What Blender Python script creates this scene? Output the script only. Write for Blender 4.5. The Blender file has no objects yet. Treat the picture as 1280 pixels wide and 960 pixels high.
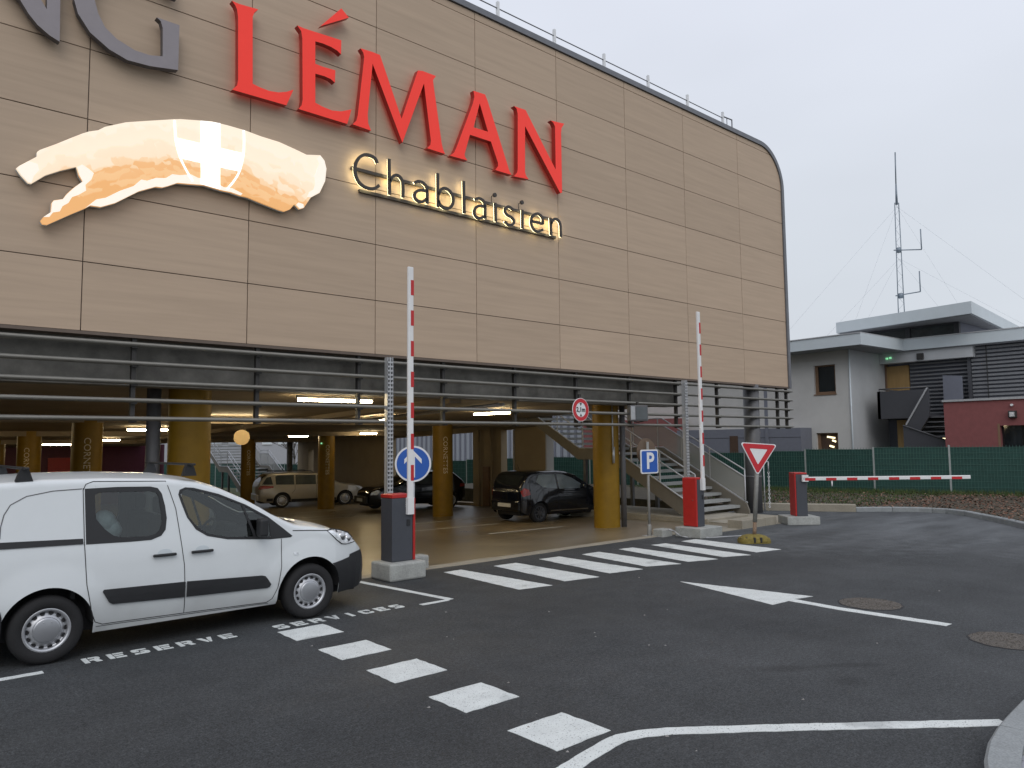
import bpy, bmesh, math, random
from mathutils import Vector, Matrix
from mathutils.geometry import tessellate_polygon
random.seed(7)
C = bpy.context.scene.collection
sc = bpy.context.scene
R = math.radians

# ------------------------------------------------------------------ camera
# world: X runs along the car park facade, Y goes into the building, Z up; the camera stands above (0, 0)
YAW, PITCH, ROLL = R(48.877), R(4.485), R(-0.591)
fw = Vector((math.cos(YAW)*math.cos(PITCH), math.sin(YAW)*math.cos(PITCH), math.sin(PITCH)))
r0 = Vector((math.sin(YAW), -math.cos(YAW), 0)); u0 = r0.cross(fw)
rt = r0*math.cos(ROLL)+u0*math.sin(ROLL); up = u0*math.cos(ROLL)-r0*math.sin(ROLL)
cam = bpy.data.cameras.new('camera'); co = bpy.data.objects.new('camera', cam); C.objects.link(co)
cam.sensor_width = 36; cam.lens = 942.44/1280*36; cam.clip_start = .05; cam.clip_end = 2000
M = Matrix((rt, up, -fw)).transposed().to_4x4(); M.translation = Vector((0, 0, 2.07)); co.matrix_world = M
sc.camera = co
# ------------------------------------------------------------------ light
SUN_EL, SUN_AZ = R(42), R(215)          # a bright patch of cloud behind the camera's left shoulder
world = bpy.data.worlds.new('World'); sc.world = world; world.use_nodes = True
nt = world.node_tree; N = nt.nodes; Lk = nt.links
bg = N['Background']; bg.inputs['Strength'].default_value = .10
sky = N.new('ShaderNodeTexSky'); sky.sky_type = 'NISHITA'; sky.sun_disc = False
sky.sun_elevation = SUN_EL; sky.sun_rotation = SUN_AZ; sky.dust_density = 5; sky.air_density = 1.2
tc = N.new('ShaderNodeTexCoord'); sep = N.new('ShaderNodeSeparateXYZ'); Lk.new(tc.outputs['Generated'], sep.inputs[0])
# overcast: an even cloud sheet, a little brighter overhead, with faint cloud structure
ramp = N.new('ShaderNodeValToRGB'); Lk.new(sep.outputs['Z'], ramp.inputs[0])
ramp.color_ramp.elements[0].position = 0; ramp.color_ramp.elements[0].color = (6.5, 6.9, 7.5, 1)
ramp.color_ramp.elements[1].position = .9; ramp.color_ramp.elements[1].color = (9.3, 9.7, 11.0, 1)
e = ramp.color_ramp.elements.new(.22); e.color = (7.1, 7.55, 8.2, 1)
e = ramp.color_ramp.elements.new(.5); e.color = (8.05, 8.45, 9.45, 1)
mp = N.new('ShaderNodeMapping'); Lk.new(tc.outputs['Generated'], mp.inputs[0]); mp.inputs['Scale'].default_value = (1.2, 1.2, 3.2)
nz = N.new('ShaderNodeTexNoise'); Lk.new(mp.outputs[0], nz.inputs['Vector']); nz.inputs['Scale'].default_value = 1.6; nz.inputs['Detail'].default_value = 3
cr = N.new('ShaderNodeMapRange'); Lk.new(nz.outputs['Fac'], cr.inputs[0])
cr.inputs[1].default_value = .3; cr.inputs[2].default_value = .7; cr.inputs[3].default_value = .955; cr.inputs[4].default_value = 1.045
ml = N.new('ShaderNodeMix'); ml.data_type = 'RGBA'; ml.blend_type = 'MULTIPLY'; ml.inputs[0].default_value = 1
Lk.new(ramp.outputs[0], ml.inputs[6]); Lk.new(cr.outputs[0], ml.inputs[7])
mx = N.new('ShaderNodeMix'); mx.data_type = 'RGBA'; mx.inputs[0].default_value = .93
Lk.new(sky.outputs[0], mx.inputs[6]); Lk.new(ml.outputs[2], mx.inputs[7]); Lk.new(mx.outputs[2], bg.inputs['Color'])
sun = bpy.data.lights.new('sun', 'SUN'); sun.energy = .8; sun.angle = R(40); sun.color = (1, .975, .95)
so = bpy.data.objects.new('sun', sun); C.objects.link(so)
sd = Vector((math.sin(SUN_AZ)*math.cos(SUN_EL), math.cos(SUN_AZ)*math.cos(SUN_EL), math.sin(SUN_EL)))
so.rotation_euler = sd.to_track_quat('Z', 'Y').to_euler(); so.location = (0, 0, 60)
sc.view_settings.view_transform = 'Standard'; sc.view_settings.look = 'None'
sc.view_settings.exposure = 0.0; sc.view_settings.gamma = 1
sc.render.engine = 'CYCLES'
sc.cycles.use_denoising = True
sc.cycles.max_bounces = 6; sc.cycles.diffuse_bounces = 3; sc.cycles.glossy_bounces = 3; sc.cycles.transparent_max_bounces = 6
sc.cycles.sample_clamp_indirect = 4

# ------------------------------------------------------------------ materials
def mat(name, col, rough=.7, metal=0., var=.12, scale=6., stretch=(1, 1, 1), bump=0., bscale=60., spec=.5, emit=0., ecol=None,
        rnd=0., coat=0., speck=0., rvar=0.):
    m = bpy.data.materials.new(name); m.use_nodes = True; nt = m.node_tree; n = nt.nodes; l = nt.links
    b = n['Principled BSDF']; b.inputs['Roughness'].default_value = rough; b.inputs['Metallic'].default_value = metal
    b.inputs['Specular IOR Level'].default_value = spec; b.inputs['Coat Weight'].default_value = coat; b.inputs['Coat Roughness'].default_value = .06
    tc = n.new('ShaderNodeTexCoord'); mp = n.new('ShaderNodeMapping'); l.new(tc.outputs['Object'], mp.inputs[0]); mp.inputs['Scale'].default_value = stretch
    vec = mp.outputs[0]
    oi = None
    if rnd:
        oi = n.new('ShaderNodeObjectInfo'); ad = n.new('ShaderNodeVectorMath'); ad.operation = 'MULTIPLY_ADD'
        cb = n.new('ShaderNodeCombineXYZ'); l.new(oi.outputs['Random'], cb.inputs[0]); l.new(oi.outputs['Random'], cb.inputs[1]); l.new(oi.outputs['Random'], cb.inputs[2])
        l.new(cb.outputs[0], ad.inputs[0]); ad.inputs[1].default_value = (37, 53, 71); l.new(vec, ad.inputs[2]); vec = ad.outputs[0]
    nz = n.new('ShaderNodeTexNoise'); l.new(vec, nz.inputs['Vector']); nz.inputs['Scale'].default_value = scale; nz.inputs['Detail'].default_value = 6; nz.inputs['Roughness'].default_value = .6
    mr = n.new('ShaderNodeMapRange'); l.new(nz.outputs['Fac'], mr.inputs[0]); mr.inputs[1].default_value = .25; mr.inputs[2].default_value = .75
    mr.inputs[3].default_value = 1-var; mr.inputs[4].default_value = 1+var
    f = mr.outputs[0]
    if speck:
        n2 = n.new('ShaderNodeTexNoise'); l.new(tc.outputs['Object'], n2.inputs['Vector']); n2.inputs['Scale'].default_value = bscale; n2.inputs['Detail'].default_value = 2
        m2 = n.new('ShaderNodeMapRange'); l.new(n2.outputs['Fac'], m2.inputs[0]); m2.inputs[1].default_value = .3; m2.inputs[2].default_value = .7
        m2.inputs[3].default_value = 1-speck; m2.inputs[4].default_value = 1+speck
        mm = n.new('ShaderNodeMath'); mm.operation = 'MULTIPLY'; l.new(f, mm.inputs[0]); l.new(m2.outputs[0], mm.inputs[1]); f = mm.outputs[0]
    if rnd:
        m3 = n.new('ShaderNodeMapRange'); l.new(oi.outputs['Random'], m3.inputs[0]); m3.inputs[3].default_value = 1-rnd; m3.inputs[4].default_value = 1+rnd
        mm = n.new('ShaderNodeMath'); mm.operation = 'MULTIPLY'; l.new(f, mm.inputs[0]); l.new(m3.outputs[0], mm.inputs[1]); f = mm.outputs[0]
    vm = n.new('ShaderNodeVectorMath'); vm.operation = 'SCALE'; vm.inputs[0].default_value = col[:3]; l.new(f, vm.inputs['Scale'])
    l.new(vm.outputs[0], b.inputs['Base Color'])
    if rvar:
        m4 = n.new('ShaderNodeMapRange'); l.new(nz.outputs['Fac'], m4.inputs[0]); m4.inputs[1].default_value = .3; m4.inputs[2].default_value = .7
        m4.inputs[3].default_value = rough-rvar; m4.inputs[4].default_value = rough+rvar; l.new(m4.outputs[0], b.inputs['Roughness'])
    if bump:
        nb = n.new('ShaderNodeTexNoise'); l.new(tc.outputs['Object'], nb.inputs['Vector']); nb.inputs['Scale'].default_value = bscale; nb.inputs['Detail'].default_value = 3
        bp = n.new('ShaderNodeBump'); bp.inputs['Strength'].default_value = bump; bp.inputs['Distance'].default_value = .01
        l.new(nb.outputs['Fac'], bp.inputs['Height']); l.new(bp.outputs[0], b.inputs['Normal'])
    if emit:
        b.inputs['Emission Color'].default_value = (*(ecol or col)[:3], 1); b.inputs['Emission Strength'].default_value = emit
    return m

MT = {}
def mk(name, *a, **k): MT[name] = mat(name, *a, **k); return MT[name]
mk('facade_wood', (.468, .356, .258), .6, var=.085, scale=1.3, stretch=(.45, 1, 9), rnd=.04, bump=.05, bscale=90, spec=.3)
mk('facade_backing', (.13, .10, .08), .8)
mk('trim_metal', (.16, .165, .18), .45, metal=.3)
mk('louvre_metal', (.205, .20, .18), .55, metal=.2, var=.1)
mk('bracket_metal', (.040, .038, .036), .6, metal=.2)
mk('galvanised', (.46, .47, .48), .45, metal=.7, var=.15, scale=20)
mk('galv_light', (.46, .47, .48), .5, metal=.4, var=.12, scale=14)
mk('post_grey', (.115, .115, .12), .5, metal=.2)
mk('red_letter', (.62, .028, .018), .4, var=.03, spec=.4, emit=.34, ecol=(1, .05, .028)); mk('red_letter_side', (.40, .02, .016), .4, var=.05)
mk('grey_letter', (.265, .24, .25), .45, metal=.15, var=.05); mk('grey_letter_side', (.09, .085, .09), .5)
mk('dark_letter', (.045, .038, .032), .5, var=.1)
mk('halo_light', (1, .8, .4), .5, emit=7.5, ecol=(1, .87, .50))
mk('cross_white', (.9, .9, .88), .5, emit=1.0, ecol=(1, .98, .95))
mk('brush_cream', (.6, .54, .46), .5, emit=.66, ecol=(1, .90, .78), var=.04)
mk('disc_beige', (.50, .37, .20), .6)
mk('concrete_dark', (.165, .16, .145), .85, var=.5, scale=2.6, bump=.25, bscale=30)
mk('concrete_ceiling', (.28, .225, .16), .85, var=.22, scale=1.2, bump=.2, bscale=25)
mk('concrete_wall', (.33, .26, .165), .8, var=.12, scale=1.3, bump=.1)
mk('concrete_block', (.335, .345, .325), .85, var=.22, scale=5, bump=.35, bscale=40, speck=.1)
mk('concrete_pale', (.29, .265, .21), .85, var=.18, scale=2.5, bump=.2, bscale=40, speck=.08)
mk('kerb_stone', (.25, .268, .272), .85, var=.14, scale=5, bump=.3, bscale=70, speck=.14, rnd=.05)
mk('paver', (.26, .265, .29), .85, var=.15, scale=6, bump=.3, bscale=60, speck=.12, rnd=.10)
mk('column_ochre', (.235, .132, .006), .5, var=.14, scale=4, spec=.35)
mk('column_text', (.72, .62, .42), .5)
mk('purple_wall', (.115, .022, .05), .6, var=.1)
mk('lamp_tube', (1, .95, .85), .5, emit=75, ecol=(1, .80, .47))
mk('lamp_body', (.5, .5, .48), .5)
mk('white_paint_flat', (.62, .66, .645), .75)
mk('asphalt_worn', (.10, .10, .10), .9)
mk('car_white', (.66, .695, .705), .30, var=.015, coat=.5)
mk('car_black', (.004, .006, .011), .12, var=.05, coat=.6)
mk('car_beige', (.37, .345, .295), .32, metal=.3, var=.03, coat=.4)
mk('plastic_black', (.017, .018, .02), .55, var=.1, bump=.1, bscale=200)
mk('gap_dark', (.02, .02, .022), .8)
mk('glass_dark', (.012, .016, .018), .05, var=.25, scale=2.2, spec=.6, coat=.5)
mk('glass_grey', (.055, .066, .07), .06, var=.5, scale=1.8, spec=.6, coat=.5)  # broad mottling paints faint reflections into the opaque glass colour
mk('glass_seen', (.05, .06, .065), .06, var=.35, scale=3, spec=.6)
mk('tyre', (.014, .014, .015), .85, var=.2, bump=.2, bscale=60)
mk('steel_rim', (.50, .51, .53), .38, metal=.7, var=.08, scale=10)
mk('hub_cap', (.42, .43, .45), .35, metal=.75, var=.05)
mk('lens_clear', (.75, .78, .80), .12, var=.5, scale=16, spec=.8, metal=.3, coat=.5)
mk('lens_red', (.26, .018, .014), .2, coat=.4, var=.3, scale=12)
mk('plate', (.55, .55, .52), .5)
mk('chrome', (.6, .6, .6), .2, metal=1)
mk('cab_dark', (.055, .06, .072), .45, var=.08, scale=8)
mk('cab_red', (.42, .018, .015), .45, var=.1, scale=6)
mk('boom_white', (.74, .74, .73), .5, var=.05)
mk('boom_red', (.50, .018, .022), .45, var=.06)
mk('sign_blue', (.018, .10, .42), .4, var=.05)
mk('sign_white', (.74, .75, .76), .45, var=.04)
mk('sign_red', (.52, .02, .03), .4, var=.05)
mk('sign_black', (.02, .02, .02), .5)
mk('sign_back', (.13, .09, .06), .6)
mk('rubber_yellow', (.185, .145, .03), .8, var=.35, scale=14, bump=.4, bscale=50)
mk('rust_pole', (.22, .15, .10), .8, var=.4, scale=20)
mk('render_white', (.50, .495, .475), .85, var=.09, scale=.9, bump=.1, bscale=60)
mk('render_pale', (.47, .485, .495), .85, var=.09, scale=.9, bump=.1, bscale=60)
mk('fascia_white', (.54, .595, .62), .5, var=.04, scale=2)
mk('soffit', (.30, .31, .33), .8)
mk('slat_grey', (.20, .205, .215), .5, metal=.3)
mk('balcony_dark', (.055, .057, .065), .6, var=.06)
mk('wall_red', (.225, .075, .073), .85, var=.10, bump=.1)
mk('box_grey', (.155, .165, .20), .7, var=.06)
mk('wood_door', (.36, .23, .09), .6, var=.15, scale=3, stretch=(3, 3, .5))
mk('wood_frame', (.20, .12, .07), .6)
mk('warm_room', (.07, .04, .025), .8)
mk('room_lamp', (1, .9, .6), .5, emit=2.2, ecol=(1, .85, .5))
mk('green_lamp', (.3, .8, .5), .5, emit=.6, ecol=(.35, 1, .5))
mk('fence_fabric', (.012, .055, .045), .75, var=.3, scale=3, stretch=(1, 1, 3))
mk('fence_wire', (.05, .13, .105), .6)
mk('fence_post', (.34, .37, .36), .5, metal=.3)
mk('cladding', (.30, .32, .36), .6, var=.06)
mk('tread', (.30, .31, .30), .7, var=.15, scale=9)
mk('stringer', (.165, .15, .122), .7, var=.1)
mk('mast', (.20, .24, .28), .5, metal=.4)
mk('bark', (.11, .10, .09), .9)
mk('leaf_brown', (.12, .058, .034), .9, var=.5, scale=3)
mk('leaf_pale', (.19, .12, .085), .9, var=.4, scale=3)
mk('soil', (.062, .052, .034), .95, var=.35, scale=6, bump=.6, bscale=20)
mk('grass', (.055, .085, .022), .9, var=.4, scale=2)
mk('ground_grass', (.06, .07, .03), .95, var=.3, scale=.6, bump=.5, bscale=20)
mk('gravel', (.105, .094, .082), .95, var=.3, scale=30, speck=.5, bscale=90, bump=.9)
mk('sky_pane', (.72, .78, .82), .3)
mk('glass_side', (.17, .21, .235), .08, var=.3, scale=2)  # pale blue-grey base colour stands for reflections on opaque glass
mk('rim_dark', (.06, .06, .062), .5, metal=.3)
mk('sign_pole', (.25, .25, .235), .6, metal=.2, var=.15, scale=12)
mk('lining', (.035, .036, .04), .8)
mk('seat_fabric', (.03, .032, .036), .85, var=.2, bump=.2, bscale=120)
mk('bundle', (.45, .52, .56), .5, var=.3, scale=9)
mk('gravel_pale', (.27, .26, .25), .9)
mk('far_wall', (.42, .43, .46), .85, var=.05)

# deck floor: sealed grey-brown concrete, glossy in patches
m = mk('deck_floor', (.235, .195, .145), .34, var=.16, scale=.9, speck=.05, bscale=80, rvar=.13, bump=.02, bscale_=0) if False else mk('deck_floor', (.185, .145, .088), .32, var=.22, scale=.9, speck=.04, bscale=40, rvar=.05)

def window_glass():
    m = bpy.data.materials.new('window_glass'); m.use_nodes = True; nt = m.node_tree; n = nt.nodes; l = nt.links; n.remove(n['Principled BSDF'])
    t = n.new('ShaderNodeBsdfTransparent'); t.inputs[0].default_value = (.60, .66, .64, 1); g = n.new('ShaderNodeBsdfGlossy'); g.inputs[0].default_value = (.9, .95, .95, 1); g.inputs['Roughness'].default_value = .03
    nz = n.new('ShaderNodeTexNoise'); nz.inputs['Scale'].default_value = 1.7
    f = n.new('ShaderNodeFresnel'); f.inputs[0].default_value = 1.5; a = n.new('ShaderNodeMath'); a.operation = 'MULTIPLY_ADD'; l.new(f.outputs[0], a.inputs[0]); a.inputs[1].default_value = 1.0; a.inputs[2].default_value = .045
    x = n.new('ShaderNodeMixShader'); l.new(a.outputs[0], x.inputs[0]); l.new(t.outputs[0], x.inputs[1]); l.new(g.outputs[0], x.inputs[2]); l.new(x.outputs[0], n['Material Output'].inputs[0]); MT['window_glass'] = m
window_glass()
# asphalt: fine stone speckle, broad tone shifts, dusty tyre-worn stretch by the exit, three oil stains
def asphalt():
    m = bpy.data.materials.new('asphalt'); m.use_nodes = True; nt = m.node_tree; n = nt.nodes; l = nt.links; b = n['Principled BSDF']
    tc = n.new('ShaderNodeTexCoord'); P = tc.outputs['Object']
    def noise(s, d=4, st=None):
        x = n.new('ShaderNodeTexNoise'); x.inputs['Scale'].default_value = s; x.inputs['Detail'].default_value = d
        if st:
            q = n.new('ShaderNodeMapping'); q.inputs['Scale'].default_value = st; q.inputs['Rotation'].default_value = (0, 0, R(35)); l.new(P, q.inputs[0]); l.new(q.outputs[0], x.inputs['Vector'])
        else: l.new(P, x.inputs['Vector'])
        return x.outputs['Fac']
    def rng(f, a, bb, c, d):
        x = n.new('ShaderNodeMapRange'); l.new(f, x.inputs[0]); x.inputs[1].default_value = a; x.inputs[2].default_value = bb; x.inputs[3].default_value = c; x.inputs[4].default_value = d; return x.outputs[0]
    def op(o, a, bb):
        x = n.new('ShaderNodeMath'); x.operation = o; l.new(a, x.inputs[0])
        if isinstance(bb, (int, float)): x.inputs[1].default_value = bb
        else: l.new(bb, x.inputs[1])
        return x.outputs[0]
    f = op('MULTIPLY', rng(noise(.35, 5), .3, .7, .80, 1.20), rng(noise(75, 3), .32, .68, .42, 1.58))
    f = op('MULTIPLY', f, rng(noise(26, 5), .3, .7, .66, 1.34))
    vor = n.new('ShaderNodeTexVoronoi'); vor.inputs['Scale'].default_value = 14; l.new(P, vor.inputs['Vector'])      # scattered pale chips
    f = op('MULTIPLY', f, rng(noise(3.2, 4), .3, .7, .88, 1.12))
    f = op('ADD', f, rng(vor.outputs['Distance'], .035, .06, 1.6, 0))
    def blob(x, y, rx, ry, rot, lo, hi, edge):
        q = n.new('ShaderNodeMapping'); q.vector_type = 'TEXTURE'; q.inputs['Location'].default_value = (x, y, 0); q.inputs['Rotation'].default_value = (0, 0, rot); q.inputs['Scale'].default_value = (rx, ry, 1)
        l.new(P, q.inputs[0]); ln = n.new('ShaderNodeVectorMath'); ln.operation = 'LENGTH'; l.new(q.outputs[0], ln.inputs[0])
        d = op('ADD', ln.outputs['Value'], rng(noise(3.5, 4), .3, .7, -.35, .35)); return rng(d, 1-edge, 1+edge, lo, hi)
    for s in ((4.06, 5.02, .16, .13, 0), (6.5, 3.68, .3, .09, -.6), (6.55, 3.1, .13, .1, 0), (7.0, 3.35, .3, .06, -.7)):
        f = op('MULTIPLY', f, blob(*s, .68, 1, .45))
    dust = blob(19.5, 6.8, 6.5, 3.2, -.75, 1, 0, .55)
    dust = op('MULTIPLY', dust, rng(noise(.9, 5, (.35, 1.6, 1)), .3, .75, .1, 1))
    f = op('ADD', f, op('MULTIPLY', dust, 2.0))
    ln_ = noise(1.3, 3, (.08, 3.2, 1)); f = op('ADD', f, op('MULTIPLY', rng(ln_, .60, .72, 0, .22), rng(noise(.5, 3), .45, .6, 0, 1)))
    vm = n.new('ShaderNodeVectorMath'); vm.operation = 'SCALE'; vm.inputs[0].default_value = (.0450, .0490, .0518); l.new(f, vm.inputs['Scale']); l.new(vm.outputs[0], b.inputs['Base Color'])
    l.new(rng(noise(.6, 4), .3, .7, .62, .85), b.inputs['Roughness']); b.inputs['Specular IOR Level'].default_value = .35
    bp = n.new('ShaderNodeBump'); bp.inputs['Strength'].default_value = .55; bp.inputs['Distance'].default_value = .006; l.new(noise(150, 2), bp.inputs['Height']); l.new(bp.outputs[0], b.inputs['Normal'])
    MT['asphalt'] = m
asphalt()

def paint():
    m = bpy.data.materials.new('white_paint'); m.use_nodes = True; nt = m.node_tree; n = nt.nodes; l = nt.links; b = n['Principled BSDF']; b.inputs['Roughness'].default_value = .8; b.inputs['Specular IOR Level'].default_value = .3
    tc = n.new('ShaderNodeTexCoord')
    def noise(s, d):
        x = n.new('ShaderNodeTexNoise'); x.inputs['Scale'].default_value = s; x.inputs['Detail'].default_value = d; l.new(tc.outputs['Object'], x.inputs['Vector']); return x.outputs['Fac']
    def rng(f, a, bb, c, d):
        x = n.new('ShaderNodeMapRange'); l.new(f, x.inputs[0]); x.inputs[1].default_value = a; x.inputs[2].default_value = bb; x.inputs[3].default_value = c; x.inputs[4].default_value = d; return x.outputs[0]
    def mul(a, c):
        x = n.new('ShaderNodeMath'); x.operation = 'MULTIPLY'; l.new(a, x.inputs[0]); l.new(c, x.inputs[1]); return x.outputs[0]
    pits = rng(noise(85, 3), .30, .40, 0, 1)                     # stone tips and pinholes where the tar shows
    wear = rng(noise(2.2, 6), .33, .42, .62, 1); dirt = rng(noise(5, 5), .3, .7, .90, 1.05)
    mx = n.new('ShaderNodeMix'); mx.data_type = 'RGBA'; mx.inputs[6].default_value = (.17, .18, .185, 1); mx.inputs[7].default_value = (.66, .695, .68, 1); l.new(mul(pits, wear), mx.inputs[0])
    vm = n.new('ShaderNodeVectorMath'); vm.operation = 'SCALE'; l.new(mx.outputs[2], vm.inputs[0]); l.new(dirt, vm.inputs['Scale']); l.new(vm.outputs[0], b.inputs['Base Color'])
    bp = n.new('ShaderNodeBump'); bp.inputs['Strength'].default_value = .5; bp.inputs['Distance'].default_value = .005; l.new(noise(110, 2), bp.inputs['Height']); l.new(bp.outputs[0], b.inputs['Normal'])
    MT['white_paint'] = m
paint()
# van paint: clean above, road film low down and towards the wheels
def van_paint():
    m = MT['car_white']; nt = m.node_tree; n = nt.nodes; l = nt.links; b = n['Principled BSDF']; src = b.inputs['Base Color'].links[0].from_socket
    tc = n.new('ShaderNodeTexCoord'); sp = n.new('ShaderNodeSeparateXYZ'); l.new(tc.outputs['Object'], sp.inputs[0])
    nz = n.new('ShaderNodeTexNoise'); nz.inputs['Scale'].default_value = 2.5; nz.inputs['Detail'].default_value = 6; l.new(tc.outputs['Object'], nz.inputs['Vector'])
    a = n.new('ShaderNodeMath'); a.operation = 'MULTIPLY_ADD'; l.new(nz.outputs['Fac'], a.inputs[0]); a.inputs[1].default_value = .55; l.new(sp.outputs['Z'], a.inputs[2])
    r_ = n.new('ShaderNodeMapRange'); l.new(a.outputs[0], r_.inputs[0]); r_.inputs[1].default_value = .48; r_.inputs[2].default_value = .95; r_.inputs[3].default_value = .42; r_.inputs[4].default_value = 0
    mx = n.new('ShaderNodeMix'); mx.data_type = 'RGBA'; l.new(r_.outputs[0], mx.inputs[0]); l.new(src, mx.inputs[6]); mx.inputs[7].default_value = (.27, .265, .25, 1); l.new(mx.outputs[2], b.inputs['Base Color'])
van_paint()
# lit swash: translucent print, cream above, orange below, wet-brush edges
def swash_mat():
    m = bpy.data.materials.new('swash_print'); m.use_nodes = True; nt = m.node_tree; n = nt.nodes; l = nt.links; b = n['Principled BSDF']
    tc = n.new('ShaderNodeTexCoord'); sp = n.new('ShaderNodeSeparateXYZ'); l.new(tc.outputs['Object'], sp.inputs[0])
    n1 = n.new('ShaderNodeTexNoise'); l.new(tc.outputs['Object'], n1.inputs['Vector']); n1.inputs['Scale'].default_value = 1.9; n1.inputs['Detail'].default_value = 5
    q = n.new('ShaderNodeMath'); q.operation = 'MULTIPLY_ADD'                       # arch-shaped bands: height minus the arch of the stroke
    a = n.new('ShaderNodeMath'); a.operation = 'SUBTRACT'; l.new(sp.outputs['X'], a.inputs[0]); a.inputs[1].default_value = 4.15
    a2 = n.new('ShaderNodeMath'); a2.operation = 'MULTIPLY'; l.new(a.outputs[0], a2.inputs[0]); l.new(a.outputs[0], a2.inputs[1])
    l.new(a2.outputs[0], q.inputs[0]); q.inputs[1].default_value = .135; l.new(sp.outputs['Z'], q.inputs[2])
    s = n.new('ShaderNodeMath'); s.operation = 'MULTIPLY_ADD'; l.new(n1.outputs['Fac'], s.inputs[0]); s.inputs[1].default_value = .38; l.new(q.outputs[0], s.inputs[2])
    sx = n.new('ShaderNodeMath'); sx.operation = 'MULTIPLY_ADD'; l.new(a.outputs[0], sx.inputs[0]); sx.inputs[1].default_value = -.03; l.new(s.outputs[0], sx.inputs[2])
    mr = n.new('ShaderNodeMapRange'); l.new(sx.outputs[0], mr.inputs[0]); mr.inputs[1].default_value = 6.12; mr.inputs[2].default_value = 7.35
    n3 = n.new('ShaderNodeTexVoronoi'); n3.inputs['Scale'].default_value = 5.5; n3.feature = 'SMOOTH_F1'; n3.inputs['Smoothness'].default_value = .15
    nw = n.new('ShaderNodeTexNoise'); nw.inputs['Scale'].default_value = 3; l.new(tc.outputs['Object'], nw.inputs['Vector'])
    vw = n.new('ShaderNodeVectorMath'); vw.operation = 'MULTIPLY_ADD'; l.new(nw.outputs['Color'], vw.inputs[0]); vw.inputs[1].default_value = (.5, .5, .5); l.new(tc.outputs['Object'], vw.inputs[2]); l.new(vw.outputs[0], n3.inputs['Vector'])
    sc2 = n.new('ShaderNodeSeparateColor'); l.new(n3.outputs['Color'], sc2.inputs[0])
    ms = n.new('ShaderNodeMath'); ms.operation = 'MULTIPLY_ADD'; l.new(sc2.outputs[0], ms.inputs[0]); ms.inputs[1].default_value = .14; l.new(mr.outputs[0], ms.inputs[2])
    m5 = n.new('ShaderNodeMath'); m5.operation = 'SUBTRACT'; l.new(ms.outputs[0], m5.inputs[0]); m5.inputs[1].default_value = .07
    cr = n.new('ShaderNodeValToRGB'); l.new(m5.outputs[0], cr.inputs[0]); ce = cr.color_ramp.elements
    ce[0].position = 0; ce[0].color = (.82, .43, .16, 1); ce[1].position = 1; ce[1].color = (.98, .84, .66, 1)
    for p, c in ((.20, (.83, .43, .16, 1)), (.22, (.88, .52, .24, 1)), (.30, (.89, .54, .26, 1)), (.31, (.85, .46, .19, 1)), (.38, (.86, .48, .21, 1)), (.395, (.91, .62, .36, 1)), (.47, (.92, .65, .40, 1)), (.49, (.95, .75, .54, 1)), (.62, (.95, .77, .57, 1)), (.65, (.97, .83, .64, 1)), (.82, (.96, .80, .62, 1)), (.86, (.98, .85, .68, 1))):
        e = ce.new(p); e.color = c
    l.new(cr.outputs[0], b.inputs['Base Color']); b.inputs['Base Color'].default_value = (.5, .4, .3, 1)
    l.new(cr.outputs[0], b.inputs['Emission Color']); b.inputs['Emission Strength'].default_value = .78; b.inputs['Roughness'].default_value = .35
    sc_ = n.new('ShaderNodeVectorMath'); sc_.operation = 'SCALE'; sc_.inputs['Scale'].default_value = .45; l.new(cr.outputs[0], sc_.inputs[0]); l.new(sc_.outputs[0], b.inputs['Base Color'])
    MT['swash_print'] = m
swash_mat()

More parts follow.
